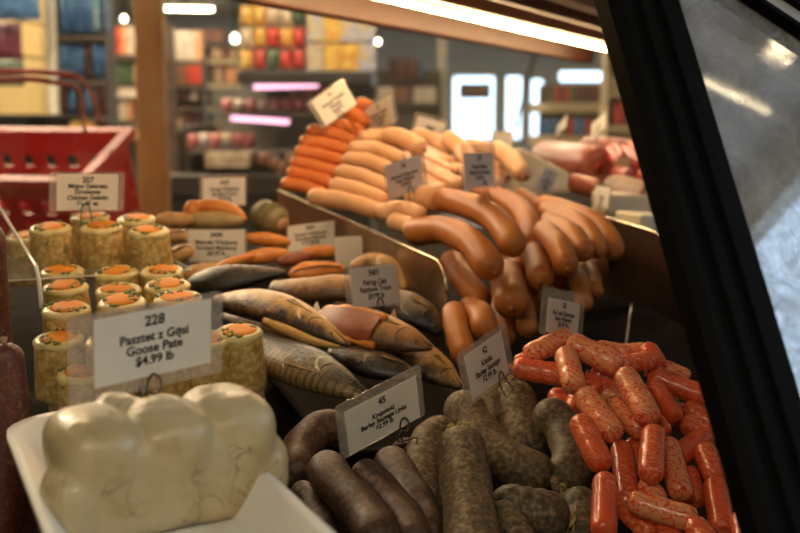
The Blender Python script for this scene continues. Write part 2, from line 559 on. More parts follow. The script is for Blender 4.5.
# sliding rear door: black stile and smeared pane
ds, de = P(643, 0, 0.62), P(760, 400, 0.54)
dz = (ds - de).normalized()
dx = (AX_U - dz * AX_U.dot(dz)).normalized()
door = empty('sliding_door')
door.matrix_basis = frame((ds + de) / 2, dx, dz)
tag(door, 'black framed sliding glass door leaning open at the end of the counter', 'door')
hw = 0.0256
st = MB()
prof = [(-hw, -0.010), (-hw, 0.002), (-hw + 0.006, 0.006), (-0.012, 0.006), (-0.0105, 0.010), (-0.004, 0.0105), (-0.003, 0.0060), (0.003, 0.0060),
        (0.004, 0.0095), (0.011, 0.0095), (0.012, 0.0050), (hw - 0.004, 0.004), (hw, 0.0), (hw, -0.010)]
HB, HT = -0.42, 0.36
n = len(prof)
st.add([(x, HB, z) for x, z in prof] + [(x, HT, z) for x, z in prof],
       [tuple(range(n)), tuple(range(2 * n - 1, n - 1, -1))] + [(i, i + n, (i + 1) % n + n, (i + 1) % n) for i in range(n)])
st.build('stile', black, door, bev=0.0006)
MB().box((-0.0035, HB, 0.0062), (-0.0029, HT, 0.0068)).build('highlight_line', mat('stile highlight', (0.5, 0.47, 0.42), metal=0.8, rough=0.3), door)  # thin pale strip standing in for the highlight along the groove
MB().box((hw - 0.004, HB, -0.005), (0.55, HT, -0.001)).build('glass_pane', door_glass, door)
inv = door.matrix_basis.inverted()
def on_door(px, py):
    o_, r_ = inv @ EYE, inv.to_3x3() @ ray(px, py)
    return o_ + r_ * (-o_.z / r_.z)
q0, q1 = on_door(734, -3), on_door(802, 42)
dirq = (q1 - q0).normalized()
nq = Vector((-dirq.y, dirq.x, 0))
bars = MB()  # dark bars slanting across the pane, with a grey strip between them
for off, wd in ((0.0, 0.0035), (0.017, 0.006)):
    a, b = q0 + nq * off - dirq * 0.05, q1 + nq * off + dirq * 0.1
    vs = [a, b, b + nq * wd, a + nq * wd]
    bars.add([(v.x, v.y, 0.0) for v in vs] + [(v.x, v.y, 0.008) for v in vs], [(3, 2, 1, 0), (4, 5, 6, 7), (0, 1, 5, 4), (1, 2, 6, 5), (2, 3, 7, 6), (3, 0, 4, 7)])
bars.build('slant_bars', black, door)
a, b = q0 + nq * 0.004 - dirq * 0.05, q1 + nq * 0.004 + dirq * 0.1
vs = [a, b, b + nq * 0.0125, a + nq * 0.0125]
MB().add([(v.x, v.y, 0.0) for v in vs] + [(v.x, v.y, 0.004) for v in vs], [(3, 2, 1, 0), (4, 5, 6, 7), (0, 1, 5, 4), (1, 2, 6, 5), (2, 3, 7, 6), (3, 0, 4, 7)]).build('grey_strip', mat('strip grey', (0.35, 0.35, 0.36), rough=0.3), door)

# ------------------------------------------------------------------ dividers between the rows
def divider(near, far, zn, zf, corner, m, label, thick=0.0016, cat='divider', rr=0.035, name='divider_plate', low=None):
    """An upright plate along the row; its near upper corner is rounded."""
    near = Vector((near.x, near.y, 0)); far = Vector((far.x, far.y, 0))
    d = (near - far); Ln = d.length; d.normalize()
    prof = [(0, zf)]
    for k in range(9):
        a = PI / 2 * (1 - k / 8)
        prof.append((Ln - rr + rr * math.cos(a), zn - rr + rr * math.sin(a)))
    pn = far + d * Ln
    prof.append((Ln, deck_z(pn.y) + 0.004 if low is None else low))
    for k in range(9, -1, -1):
        x_ = Ln * k / 10
        prof.append((x_, deck_z((far + d * x_).y) + 0.004))
    z0 = prof[-1][1]
    me = MB().prism([(x, z - z0) for x, z in prof], -thick / 2, thick / 2)
    t = empty(name, mw=frame((far.x, far.y, z0), d, (0, 0, 1)))
    me.build('plate', m, t)
    edge = MB().tube([(x, z - z0, 0) for x, z in prof[:10]], thick * 1.1, 6)
    edge.build('rolled_edge', mat('bright divider edge', (0.75, 0.62, 0.45), metal=0.9, rough=0.22) if m is not clear_plate else mat('clear edge', (0.7, 0.68, 0.62), rough=0.15), t, smooth=True)
    ft = MB().box((0, -0.002, -0.012), (Ln * 0.96, 0.0, 0.012)) if False else None
    tag(t, label, cat)
    return t
dn1, df1 = P(447, 262, 1.05), P(278, 190, 1.5)
divider(dn1, df1, dn1.z, df1.z, 0, steel, 'shiny steel divider plate between the smoked fish and the thick tan sausages', rr=0.03)
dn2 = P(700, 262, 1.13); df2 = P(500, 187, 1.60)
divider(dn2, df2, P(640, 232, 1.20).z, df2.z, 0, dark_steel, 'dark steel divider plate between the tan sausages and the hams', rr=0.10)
dn0, df0 = P(41, 300, 0.84), P(-8, 195, 1.2)
divider(dn0, df0, P(30, 262, 0.88).z, df0.z, 0, clear_plate, 'clear plastic divider beside the jellied cups', rr=0.03)

# ------------------------------------------------------------------ price cards
paper_m = mat('card paper', (0.78, 0.74, 0.68), (0.74, 0.70, 0.64), 30, 0.6)
ink = mat('black ink', (0.015, 0.013, 0.012), rough=0.6)
wire_m = mat('clip wire', (0.10, 0.09, 0.08), (0.07, 0.06, 0.05), 50, 0.35, metal=0.8)
CARDS = {
  '228': (0.0879, (-0.129,0.559,1.180), (0.755,0.654,0.049), (0.059,-0.141,0.988)),
  '45': (0.0792, (-0.013,0.758,1.091), (0.739,0.632,0.234), (-0.099,-0.241,0.965)),
  '42': (0.0760, (0.064,0.802,1.115), (0.527,0.835,0.157), (-0.197,-0.060,0.979)),
  '257': (0.0738, (-0.307,1.090,1.221), (0.856,0.516,-0.036), (0.072,-0.050,0.996)),
  '3430': (0.0730, (-0.205,1.231,1.150), (0.974,-0.226,0.021), (0.008,0.124,0.992)),
  '34up': (0.0751, (-0.219,1.380,1.201), (0.661,0.750,-0.022), (0.013,0.017,1.000)),
  '3401': (0.0736, (-0.025,1.007,1.140), (0.644,0.764,-0.035), (-0.108,0.136,0.985)),
  '3001': (0.0620, (-0.104,1.292,1.154), (0.946,-0.289,0.149), (-0.025,0.392,0.920)),
  '53': (0.0719, (0.132,0.886,1.137), (0.592,0.772,-0.231), (0.102,0.212,0.972)),
  '54': (0.0739, (0.007,1.222,1.228), (0.608,0.778,0.159), (-0.141,-0.091,0.986)),
  '527': (0.0879, (0.081,1.143,1.243), (0.458,0.888,-0.025), (-0.039,0.049,0.998)),
  'orange': (0.0740, (-0.086,1.435,1.309), (0.573,0.696,0.431), (-0.495,-0.125,0.860)),
  'pale': (0.0802, (-0.025,1.433,1.296), (0.474,-0.839,0.269), (-0.171,0.212,0.962)),
  'behind': (0.0516, (0.043,1.613,1.279), (0.927,0.290,-0.239), (0.248,0.005,0.969)),
  'behind2': (0.0750, (0.143,1.559,1.254), (0.322,-0.946,0.037), (-0.009,0.036,0.999)),
  'edge': (0.0498, (0.277,1.915,1.273), (0.246,-0.854,0.459), (0.125,0.498,0.858)),
  'right': (0.0640, (0.340,1.915,1.274), (0.298,-0.856,0.423), (0.075,0.463,0.883)),
  'cheese': (0.0623, (0.198,1.502,1.206), (0.443,0.878,-0.182), (0.376,0.003,0.926)),
  'plate': (0.0566, (0.264,1.448,1.188), (0.191,-0.981,0.029), (0.071,0.043,0.997)),
}
def price_card(key, head, lines, mg, label, clip=True, clip_x=0.0, papm=None, leg=0.03, curl=False, group=None):
    Wd, c, x, y = CARDS[key]
    H = Wd / 1.9
    l, r, t, b = mg
    root = empty('price_card', mw=frame(c, x, y))
    # shift the origin to the card's lower edge
    root.matrix_basis = root.matrix_basis @ Matrix.Translation((0, -H / 2, 0))
    poly = [(a, q + H / 2) for a, q in rounded_rect(Wd, H, 0.003, 4)]
    MB().prism(poly, -0.0004, 0.0004).build('laminate_sleeve', sleeve_clear, root)
    px0, px1, py0, py1 = -Wd / 2 + l * Wd, Wd / 2 - r * Wd, b * H, H - t * H
    pp = MB().box((px0, py0, 0.0005), (px1, py1, 0.0008)).build('paper', papm or paper_m, root)
    cxp = (px0 + px1) / 2
    ph = py1 - py0; pw = px1 - px0
    if head:
        text_obj(head, ph * 0.21, ink, pp, Matrix.Translation((cxp, py0 + ph * 0.84, 0.0010)), 0.00025)
    if lines:
        longest = max(len(s) for s in lines)
        size = min(ph * 0.19, pw * 1.55 / longest)
        text_obj('\n'.join(lines), size, ink, pp, Matrix.Translation((cxp, py0 + ph * 0.43, 0.0010)), 0.00020, 0.92)
    if clip:
        k = MB()
        cx0 = clip_x * Wd
        loop = [(cx0 - 0.0045, -leg, 0.006), (cx0 - 0.005, -0.002, 0.003), (cx0 - 0.003, 0.006, 0.0022), (cx0, 0.0085, 0.0022), (cx0 + 0.003, 0.006, 0.0022), (cx0 + 0.004, 0.001, 0.0026)]
        if curl:
            loop += [(cx0, -0.002, 0.004), (cx0 - 0.006, 0.001, 0.0045), (cx0 - 0.009, -0.006, 0.005)]
        loop += [(cx0 + 0.0065, -leg * 0.6, 0.006), (cx0 + 0.008, -leg, 0.004)]
        k.tube(catmull(loop, 40), 0.0006, 6)
        k.build('wire_clip', wire_m, root, smooth=True)
    tag(root, label, 'price card', group)
    return root
price_card('228', '228', ['Pasztet z Gęsi', 'Goose Pate', '$4.99 lb'], (0.155, 0.085, 0.07, 0.15), 'large tilted price card reading 228 Goose Pate above the white pate', clip_x=0.02, leg=0.012, curl=True)
price_card('45', '45', ['Krupnioki', 'Barley Sausage Links', '$2.99 lb'], (0.09, 0.07, 0.17, 0.02), 'price card reading 45 Krupnioki among the dark brown sausages', clip_x=0.22, curl=True, leg=0.016)
price_card('42', '42', ['Kiszka', 'Barley Sausage', '$2.99 lb'], (0.11, 0.13, 0.10, 0.06), 'price card reading 42 Kiszka standing above the grey barley sausages', clip_x=0.18, leg=0.010)
price_card('257', '257', ['Mięso Galareta', 'Drobiowa', 'Chicken Gelatin', '$1.49 ea'], (0.10, 0.09, 0.06, 0.03), 'price card reading 257 in front of the red basket', clip_x=-0.02)
price_card('3430', '3430', ['Makrela Wędzona', 'Smoked Mackerel', '$8.99 lb'], (0.05, 0.04, 0.03, 0.05), 'cream price card reading 3430 in front of the dark smoked fillet', clip_x=0.22)
price_card('34up', '3430', ['Pstrąg Wędzony', 'Smoked Trout', '$9.99 lb'], (0.06, 0.05, 0.10, 0.02), 'price card tucked behind the round orange smoked fish', clip_x=0.1)
price_card('3401', '3401', ['Pstrąg Cały', 'Rainbow Trout', '$9.99 lb'], (0.10, 0.03, 0.03, 0.03), 'price card reading Rainbow Trout above the split trout', clip_x=0.08)
price_card('3001', '3001', ['Łosoś Wędzony', 'Smoked Salmon', '$19.99 lb'], (0.02, 0.02, 0.02, 0.02), 'price card reading 3001 beside the orange smoked salmon pieces', clip_x=0.1)
price_card('53', '53', ['Parówki Dziecięce', 'Baby Wieners', '$5.99 lb'], (0.13, 0.13, 0.22, 0.06), 'price card reading 53 at the back of the orange mini wieners', clip_x=0.1)
price_card('54', '54', ['Parówki Wieprzowe', 'Pork Wieners', '$5.99 lb'], (0.02, 0.12, 0.02, 0.03), 'price card reading 54 leaning on the pale wieners', clip_x=0.02)
price_card('527', '527', ['Polska Kiełbasa', 'Natural Hot Sausage', '$5.49 lb'], (0.06, 0.07, 0.20, 0.05), 'grey price card reading 527 standing on the thick tan sausages', clip_x=0.12)
price_card('orange', '51', ['Parówki Cienkie', 'Wieners', '$5.49 lb'], (0.10, 0.03, 0.05, 0.02), 'tilted price card on top of the stacked orange wieners', clip_x=0.0)
price_card('pale', '52', ['Parówki Cielęce', 'Veal Wieners', '$5.99 lb'], (0.03, 0.10, 0.16, 0.03), 'tilted price card stuck at the top of the pale wieners', clip_x=0.0)
price_card('behind', '', ['Kabanos', '$7.99 lb'], (0.10, 0.05, 0.20, 0.0), 'far price card behind the pale wieners, in front of the bright window')
price_card('behind2', '', ['Salami', '$6.99 lb'], (0.05, 0.05, 0.1, 0.0), 'cream price card behind the grey 527 card')
price_card('edge', '', None, (0.05, 0.05, 0.05, 0.05), 'narrow price card turned edge-on above the pink ham')
price_card('right', '', ['Ham', '$4.99 lb'], (0.08, 0.08, 0.08, 0.05), 'tilted price card standing above the pink ham near the black frame')
price_card('cheese', '501', ['Szynka', 'Ham off the Bone', '$6.99 lb'], (0.06, 0.06, 0.04, 0.04), 'grey price card leaning on the white wedge before the ham')
price_card('plate', '', ['Boczek', '$5.99 lb'], (0.06, 0.06, 0.04, 0.04), 'grey price card before the brown crusted meat loaf')
# blank cream card half hidden behind the 3001 card
CARDS['blank'] = (0.05, tuple(P(349, 252, 1.22)), (0.85, 0.5, -0.02), (0.0, 0.15, 0.99))
bc = empty('blank_card', mw=frame(CARDS['blank'][1], (0.9, 0.42, 0), (0.0, 0.12, 0.99)))
MB().prism(rounded_rect(0.032, 0.034, 0.003), -0.0006, 0.0006).build('card_board', paper_m, bc)
MB().prism(rounded_rect(0.033, 0.035, 0.003), -0.0012, -0.0008).build('laminate_sleeve', sleeve_clear, bc)
tag(bc, 'blank cream card standing against the steel divider', 'price card')
eb = empty('clear_card', mw=frame(P(628, 327, 0.98), (0.235, 0.96, 0), (0.1, 0.0, 0.99)))
MB().prism(rounded_rect(0.05, 0.036, 0.003), -0.0009, 0.0009).build('laminate_sleeve', sleeve_clear, eb)
MB().prism(rounded_rect(0.042, 0.03, 0.001), -0.0003, 0.0012).build('paper', paper_m, eb)
tag(eb, 'clear sleeved card seen edge-on against the dark divider', 'price card')

# ------------------------------------------------------------------ sausages
def wrapped_mat(name, light, red, mask_lo, mask_hi):
    m, nt, b = nodes_of(name)
    v = coords(nt)
    w = nt.nodes.new('ShaderNodeTexWave')
    w.wave_type = 'BANDS'; w.bands_direction = 'DIAGONAL'
    w.inputs['Scale'].default_value = 85; w.inputs['Distortion'].default_value = 10
    w.inputs['Detail'].default_value = 3; w.inputs['Detail Scale'].default_value = 2.2
    nt.links.new(v, w.inputs['Vector'])
    lines = ramp_node(nt, w.outputs['Fac'], [(0.80, (0, 0, 0)), (0.90, (1, 1, 1))])
    n = noise_node(nt, v, 16, 1)
    mask = ramp_node(nt, n, [(mask_lo, (0, 0, 0)), (mask_hi, (1, 1, 1))])
    mul = nt.nodes.new('ShaderNodeMath'); mul.operation = 'MULTIPLY'
    nt.links.new(lines, mul.inputs[0]); nt.links.new(mask, mul.inputs[1])
    fl = noise_node(nt, v, 55, 3)
    base = ramp_node(nt, fl, [(0.35, light), (0.7, tuple(x * 0.85 for x in light))])
    nt.links.new(mix_col(nt, mul.outputs[0], base, red), b.inputs['Base Color'])
    b.inputs['Roughness'].default_value = 0.34
    b.inputs['Coat Weight'].default_value = 0.5
    b.inputs['Coat Roughness'].default_value = 0.14
    b.inputs['Subsurface Weight'].default_value = 0.08
    b.inputs['Subsurface Radius'].default_value = (0.004, 0.0015, 0.001)
    b.inputs['Subsurface Scale'].default_value = 1.0
    bump(nt, b, noise_node(nt, v, 260, 4), 0.25, 0.001)
    MATS[name] = m
    return m
wrap_peach = wrapped_mat('peach printed casing', (0.90, 0.36, 0.16), (0.74, 0.045, 0.015), 0.18, 0.30)
wrap_red = wrapped_mat('red printed casing', (0.80, 0.11, 0.03), (0.88, 0.30, 0.14), 0.35, 0.55)
m_kiszka = mat('grey barley casing', (0.28, 0.20, 0.115), (0.125, 0.09, 0.053), 260, 0.52, c3=(0.05, 0.037, 0.024), lo=0.33, hi=0.68, bmp=0.3, bscale=190, spec=0.35, detail=7)
m_krup = mat('brown barley casing', (0.155, 0.082, 0.050), (0.072, 0.037, 0.024), 260, 0.48, c3=(0.032, 0.016, 0.011), lo=0.30, hi=0.68, bmp=0.35, bscale=210, spec=0.4, detail=7)
m_kielbasa = mat('tan smoked casing', (0.50, 0.18, 0.04), (0.40, 0.125, 0.025), 22, 0.45, bmp=0.15, bscale=90, sss=0.06, spec=0.4)
m_kpale = mat('pale sausage tip', (0.68, 0.40, 0.22), (0.62, 0.33, 0.17), 26, 0.4)
m_pale = mat('pale wiener casing', (0.80, 0.50, 0.29), (0.74, 0.42, 0.23), 28, 0.42, sss=0.08)
m_orange = mat('orange wiener casing', (0.84, 0.28, 0.085), (0.78, 0.22, 0.06), 26, 0.4, sss=0.08)
m_dried = mat('dark dried sausage', (0.17, 0.045, 0.025), (0.07, 0.016, 0.010), 220, 0.5, c3=(0.26, 0.11, 0.06), lo=0.3, hi=0.75, bmp=0.5, bscale=170)
m_string = mat('yellow string', (0.62, 0.47, 0.20), (0.48, 0.34, 0.13), 200, 0.7)
m_knot = mat('casing knot', (0.45, 0.30, 0.18), (0.3, 0.18, 0.10), 200, 0.5)
m_tip = mat('sausage tip', (0.34, 0.12, 0.035), (0.24, 0.08, 0.025), 200, 0.5)
m_wrapend = mat('twisted wrapper end', (0.75, 0.16, 0.06), (0.8, 0.35, 0.2), 200, 0.3, coat=0.5)

# depth of each heap's surface as a function of height in the view
DEP = {
    'baby': lambda y: 0.875 - 0.00085 * (y - 345),
    'kiszka': lambda y: 0.850 - 0.00085 * (y - 400),
    'krup': lambda y: 0.835 - 0.00110 * (y - 420),
    'kielbasa': lambda y: 1.085 - 0.0008 * (y - 245),
    'pale': lambda y: 1.33 - 0.0022 * (y - 160),
    'orange': lambda y: 1.42 - 0.0010 * (y - 150),
    'dried': lambda y: 0.66,
}
BABY = [  # points, radius in px, extra depth, red?, label
 ([(535, 352), (563, 339)], 11.0, 0.0, 0, 'peach mini wiener lying below the 53 card, its tip raised'),
 ([(579, 347), (610, 362)], 12.5, -0.006, 0, 'large peach mini wiener slanting down at the top of the heap'),
 ([(567, 359), (573, 381)], 12.0, -0.006, 0, 'peach mini wiener with twisted tip between two slanting ones'),
 ([(524, 369), (555, 374)], 11.5, 0.004, 1, 'red mini wiener with a gloss streak lying beside the 42 card'),
 ([(588, 400), (609, 428)], 13.0, -0.008, 0, 'peach mini wiener with red lettering in the middle of the heap'),
 ([(628, 381), (646, 412)], 13.0, -0.010, 0, 'tall peach mini wiener leaning below the gap at the heap top'),
 ([(583, 428), (598, 458)], 13.0, -0.006, 1, 'bright red mini wiener touching the grey barley sausages'),
 ([(605, 486), (604, 526)], 13.0, -0.008, 1, 'red mini wiener standing upright beside the dark sausage knot'),
 ([(622, 452), (628, 494)], 11.5, 0.0, 1, 'slim red mini wiener behind the upright red one'),
 ([(653, 438), (651, 470)], 12.5, -0.008, 1, 'plump red mini wiener standing in the middle of the heap'),
 ([(669, 450), (680, 488)], 12.0, 0.004, 0, 'peach mini wiener leaning on the plump red one'),
 ([(641, 504), (684, 517)], 12.5, -0.010, 0, 'peach mini wiener with red print lying across the front of the heap'),
 ([(698, 530), (712, 548)], 12.0, -0.008, 1, 'red mini wiener tip poking up beside the crosswise one'),
 ([(624, 507), (646, 528)], 12.0, 0.012, 1, 'dim mini wiener tucked under the crosswise peach one'),
 ([(650, 490), (655, 496)], 11.0, 0.014, 0, 'mini wiener end showing under the plump red one'),
 ([(716, 490), (722, 526)], 12.5, 0.0, 1, 'dim red mini wiener standing against the black door frame'),
 ([(707, 456), (714, 472)], 12.0, 0.006, 1, 'short looking mini wiener beside the black frame'),
 ([(684, 452), (702, 440)], 12.0, 0.012, 1, 'mini wiener slanting up behind the leaning peach one'),
 ([(692, 426), (706, 432)], 11.0, 0.012, 1, 'mini wiener pressed against the frame, above the slanting one'),
 ([(627, 364), (645, 361)], 9.5, 0.004, 1, 'red mini wiener lying flat at the top of the heap'),
 ([(654, 360), (650, 354)], 10.5, 0.0, 1, 'mini wiener with its round end facing out at the heap top'),
 ([(626, 352), (640, 351)], 8.5, 0.022, 0, 'small peach mini wiener behind the flat red one'),
 ([(604, 349), (622, 352)], 8.5, 0.022, 0, 'peach mini wiener half hidden behind the large slanting one'),
 ([(668, 369), (682, 375)], 8.0, 0.028, 0, 'pale mini wiener farthest back near the steel divider'),
 ([(659, 379), (700, 395)], 11.0, 0.010, 1, 'long red mini wiener reaching to the black frame'),
 ([(656, 388), (672, 413)], 9.5, 0.012, 1, 'dim mini wiener standing behind the tall leaning peach one'),
 ([(670, 404), (679, 420)], 9.0, 0.018, 0, 'glossy mini wiener in the shadow below the long red one'),
 ([(693, 412), (706, 420)], 10.5, 0.010, 1, 'mini wiener touching the frame under the long red one'),
 ([(619, 410), (636, 426)], 11.5, 0.008, 0, 'smooth peach mini wiener behind the lettered one'),
 ([(589, 383), (593, 387)], 9.0, 0.016, 1, 'red mini wiener end between the twisted tip and the tall one'),
 ([(573, 412), (577, 400)], 10.0, 0.012, 1, 'red mini wiener end above the bright red one'),
 ([(601, 376), (618, 381)], 11.0, 0.022, 1, 'shaded mini wiener under the large slanting one'),
 ([(606, 394), (622, 398)], 9.5, 0.022, 0, 'dim mini wiener in the hollow beside the tall leaning one'),
 ([(521, 360), (526, 358)], 6.5, 0.020, 1, 'mini wiener tip peeping out behind the 42 card'),
 ([(558, 398), (562, 410)], 10.0, 0.030, 1, 'deep red mini wiener in shadow behind the grey sausage'),
 ([(657, 420), (662, 428)], 8.5, 0.020, 1, 'mini wiener end above the plump red one'),
 ([(690, 478), (694, 496)], 11.0, 0.016, 1, 'dim mini wiener between the leaning peach one and the frame'),
 ([(668, 530), (676, 545)], 11.0, 0.010, 1, 'dim mini wiener below the crosswise peach one'),
 ([(742, 525), (748, 550)], 12.0, 0.004, 1, 'mini wiener half hidden by the foot of the black frame'),
 ([(634, 448), (637, 462)], 10.0, 0.022, 1, 'shadowed mini wiener between the slim and the plump red ones'),
]
KISZKA = [
 ([(460, 437), (465, 480), (471, 530), (474, 570)], 26.5, -0.022, 'big grey barley sausage standing at the very front of its row', ('string', 0)),
 ([(448, 428), (430, 442), (420, 480), (422, 540)], 22, -0.004, 'grey barley sausage with yellow string tied at its top', ('string', 0)),
 ([(456, 399), (478, 432), (508, 462), (545, 479)], 21.5, -0.016, 'grey barley sausage curving down under the 42 card', ('knot', 1)),
 ([(513, 388), (519, 420), (529, 455)], 21.5, 0.0, 'grey barley sausage standing upright beside the 42 card', ('string', 0)),
 ([(545, 408), (566, 432), (573, 462), (562, 484)], 20.5, 0.004, 'curled grey barley sausage touching the mini wieners', ('string', 1)),
 ([(497, 388), (492, 408), (500, 436)], 18, 0.014, 'grey barley sausage half hidden behind the upright one', ('knot', 0)),
 ([(500, 506), (530, 512), (558, 516)], 24, 0.014, 'grey barley sausage lying below the curving one', ('string', 1)),
 ([(498, 512), (512, 532), (524, 556)], 20, 0.0, 'grey barley sausage slanting down beside the big front one', ('knot', 0)),
 ([(577, 496), (583, 520), (580, 550)], 20, 0.022, 'dim grey barley sausage below the curled one', ('knot', 0)),
]
KRUP = [
 ([(322, 462), (336, 484), (362, 510), (384, 545)], 21.5, -0.012, 'thick brown barley sausage slanting down the front of its row', ('knot', 1)),
 ([(361, 470), (382, 490), (405, 517), (418, 545)], 18, 0.0, 'brown barley sausage pressed along the thick front one', ('knot', 1)),
 ([(386, 455), (400, 478), (418, 508), (434, 545)], 20, -0.004, 'brown barley sausage lying under the 45 card clip', ('knot', 1)),
 ([(338, 424), (316, 432), (300, 450), (293, 480)], 19, 0.012, 'dark brown barley sausage curling behind the 45 card', ('knot', 0)),
 ([(298, 488), (313, 505), (330, 535)], 13, 0.0, 'thin brown barley sausage tucked beside the white foam tray', ('knot', 1)),
 ([(402, 444), (414, 470), (424, 500)], 16, 0.032, 'shadowed brown barley sausage between the two rows', ('knot', 0)),
]
KIEL = [
 ([(417, 198, .13), (446, 200, .07), (477, 209, .02), (499, 223, -.01), (512, 243, -.03)], 13.5, 0.0, 'longest tan sausage draped over the top, with a pale tip', ('tip', 0)),
 ([(418, 232, .08), (444, 230, .04), (470, 242, 0), (488, 264, -.02)], 15.0, -0.01, 'tan sausage curving down beside the steel divider', ('knot', 1)),
 ([(480, 192, .13), (512, 205, .07), (529, 223, .03), (534, 244, .01)], 12.5, 0.01, 'tan sausage arched just behind the longest one', ('knot', 1)),
 ([(519, 197, .15), (541, 212, .10), (551, 228, .06), (551, 242, .045)], 11.5, 0.02, 'tan sausage arched in the middle of the heap', ('knot', 1)),
 ([(545, 205, .20), (580, 216, .13), (604, 232, .09), (612, 248, .075)], 11.5, 0.0, 'tan sausage at the far end of the heap beside the dark divider', ('knot', 1)),
 ([(548, 212, .15), (577, 222, .09), (592, 238, .06), (596, 248, .05)], 11.0, 0.0, 'tan sausage lying just inside the farthest one', ('knot', 1)),
 ([(550, 222, .11), (570, 233, .06), (582, 250, .035)], 11.5, 0.0, 'short arched tan sausage before the farthest ones', ('knot', 1)),
 ([(545, 232, .08), (558, 246, .03), (565, 262, .01)], 12.5, 0.0, 'tan sausage end bulging below the middle arch', ('knot', 1)),
 ([(452, 262, .04), (466, 282, .0), (479, 300, -.01)], 13.5, 0.0, 'tan sausage lower down beside the steel divider', ('knot', 1)),
 ([(454, 314, .0), (457, 330, -.01), (463, 352, -.02)], 13.0, 0.0, 'tan sausage standing lowest behind the 42 card', ('knot', 0)),
 ([(470, 309, .06), (481, 316, .0), (484, 326, -.01)], 13.5, 0.01, 'tan sausage end just above the 42 card', ('knot', 1)),
]
KIEL_END = [   # ends facing out of the heap: pixel, radius
 (516, 271, 10.5, 0.02, 'tan sausage end hanging below the tip of the longest one'),
 (511, 300, 16, 0.03, 'thick tan sausage end in the middle of the lower heap'),
 (529, 303, 10, 0.05, 'dim tan sausage end beside the thick lower one'),
 (540, 276, 12, 0.05, 'tan sausage end in the second tier of the heap'),
 (564, 281, 11, 0.06, 'dim tan sausage end below the bulging one'),
 (584, 277, 10, 0.08, 'tan sausage end under the short arched one'),
 (600, 268, 8.5, 0.10, 'small tan sausage end nearest the dark divider'),
 (594, 290, 8, 0.10, 'dim tan sausage end low beside the dark divider'),
 (583, 301, 9, 0.09, 'dim tan sausage end behind the 53 card'),
 (532, 258, 9, 0.06, 'tan sausage end peeping between two arched ones'),
 (527, 326, 10, 0.06, 'dark tan sausage end lowest, beside the 53 card'),
 (503, 335, 12, 0.06, 'shadowed tan sausage end above the mini wieners'),
]
PALE = [
 ([(316, 197), (345, 201), (374, 210)], 8.5, 0.0, 'pale wiener lying lowest along the steel divider'),
 ([(338, 186), (358, 191), (380, 200)], 8.5, 0.0, 'pale wiener in the second tier above the divider'),
 ([(344, 173), (364, 178), (386, 188)], 8.5, 0.0, 'pale wiener behind the corner of the 54 card'),
 ([(351, 160), (369, 162), (388, 170)], 8.0, 0.0, 'pale wiener in the fourth tier of the pile'),
 ([(356, 149), (376, 150), (398, 158)], 8.0, 0.0, 'pale wiener just under the topmost pair'),
 ([(366, 139), (384, 137)], 8.5, 0.0, 'pale wiener below the tilted card on top of the pile'),
 ([(391, 136), (404, 139), (417, 146)], 9.0, -0.01, 'pale wiener at the top of the pile with a dark tip'),
 ([(417, 137), (432, 141), (444, 149)], 9.0, 0.02, 'pale wiener at the far top of the pile'),
 ([(386, 212), (402, 210), (418, 215)], 9.5, -0.02, 'pale wiener in front of the 54 card'),
 ([(455, 172), (474, 178), (494, 184)], 9.5, 0.06, 'pale wiener lying low behind the foot of the 527 card'),
 ([(462, 160), (482, 166), (500, 174)], 9.5, 0.10, 'pale wiener in the second row behind the 527 card'),
 ([(472, 148), (490, 154), (506, 163)], 9.5, 0.14, 'pale wiener in the third row behind the 527 card'),
 ([(450, 140), (462, 150), (470, 163)], 9.0, 0.05, 'pale wiener drooping behind the 527 card'),
 ([(498, 150), (512, 160), (522, 172)], 9.0, 0.05, 'pale wiener beyond the 527 card'),
 ([(396, 222), (408, 226), (416, 232)], 9.0, -0.02, 'pale wiener tip beside the rounded corner of the steel divider'),
]
PALE_END = [(430, 155, 6), (441, 163, 7), (449, 162, 6), (429, 170, 7), (433, 181, 7), (446, 178, 7.5), (454, 172, 6), (458, 184, 7), (424, 190, 7), (442, 190, 7)]
ORANGE = [
 ([(287, 184), (302, 186), (319, 192)], 'orange wiener at the bottom of the stack, on the divider edge'),
 ([(293, 173), (308, 176), (325, 181)], 'orange wiener second from the bottom of the stack'),
 ([(297, 163), (314, 166), (333, 171.5)], 'orange wiener third from the bottom of the stack'),
 ([(301, 152), (320, 155), (338, 160)], 'orange wiener fourth from the bottom of the stack'),
 ([(306, 141.5), (324, 144), (342, 149)], 'orange wiener fifth from the bottom of the stack'),
 ([(313, 131), (332, 134), (350, 140)], 'orange wiener below the tilted card'),
 ([(331, 124), (345, 126), (358, 131)], 'orange wiener touching the lower edge of the tilted card'),
 ([(351, 113), (357, 116), (364, 121)], 'orange wiener at the top between the two tilted cards'),
 ([(362, 104), (368, 107), (374, 112)], 'topmost orange wiener behind the second tilted card'),
 ([(333, 188), (337, 191)], 'short orange wiener end beside the lowest pale wiener'),
]
SAUS = []
def add_s(kind, name, pts, rpx, off, m, label, group, end=None):
    W3 = []
    if kind in ('kiszka', 'krup'):
        pts = [list(p) for p in pts]
        for e_, f_ in ((0, 1), (-1, -2)):
            dx_, dy_ = pts[f_][0] - pts[e_][0], pts[f_][1] - pts[e_][1]
            k_ = min(0.55 * rpx, 0.45 * math.hypot(dx_, dy_)) / math.hypot(dx_, dy_)
            pts[e_][0] += dx_ * k_; pts[e_][1] += dy_ * k_
    for p in pts:
        d = DEP[kind](p[1]) + off + (p[2] if len(p) > 2 else 0)
        W3.append(P(p[0], p[1], d))
    dm = sum((q - EYE).length for q in W3) / len(W3)
    SAUS.append(dict(kind=kind, name=name, pts=W3, r=rpx * dm / FPX * 0.985, m=m, label=label, group=group, end=end))
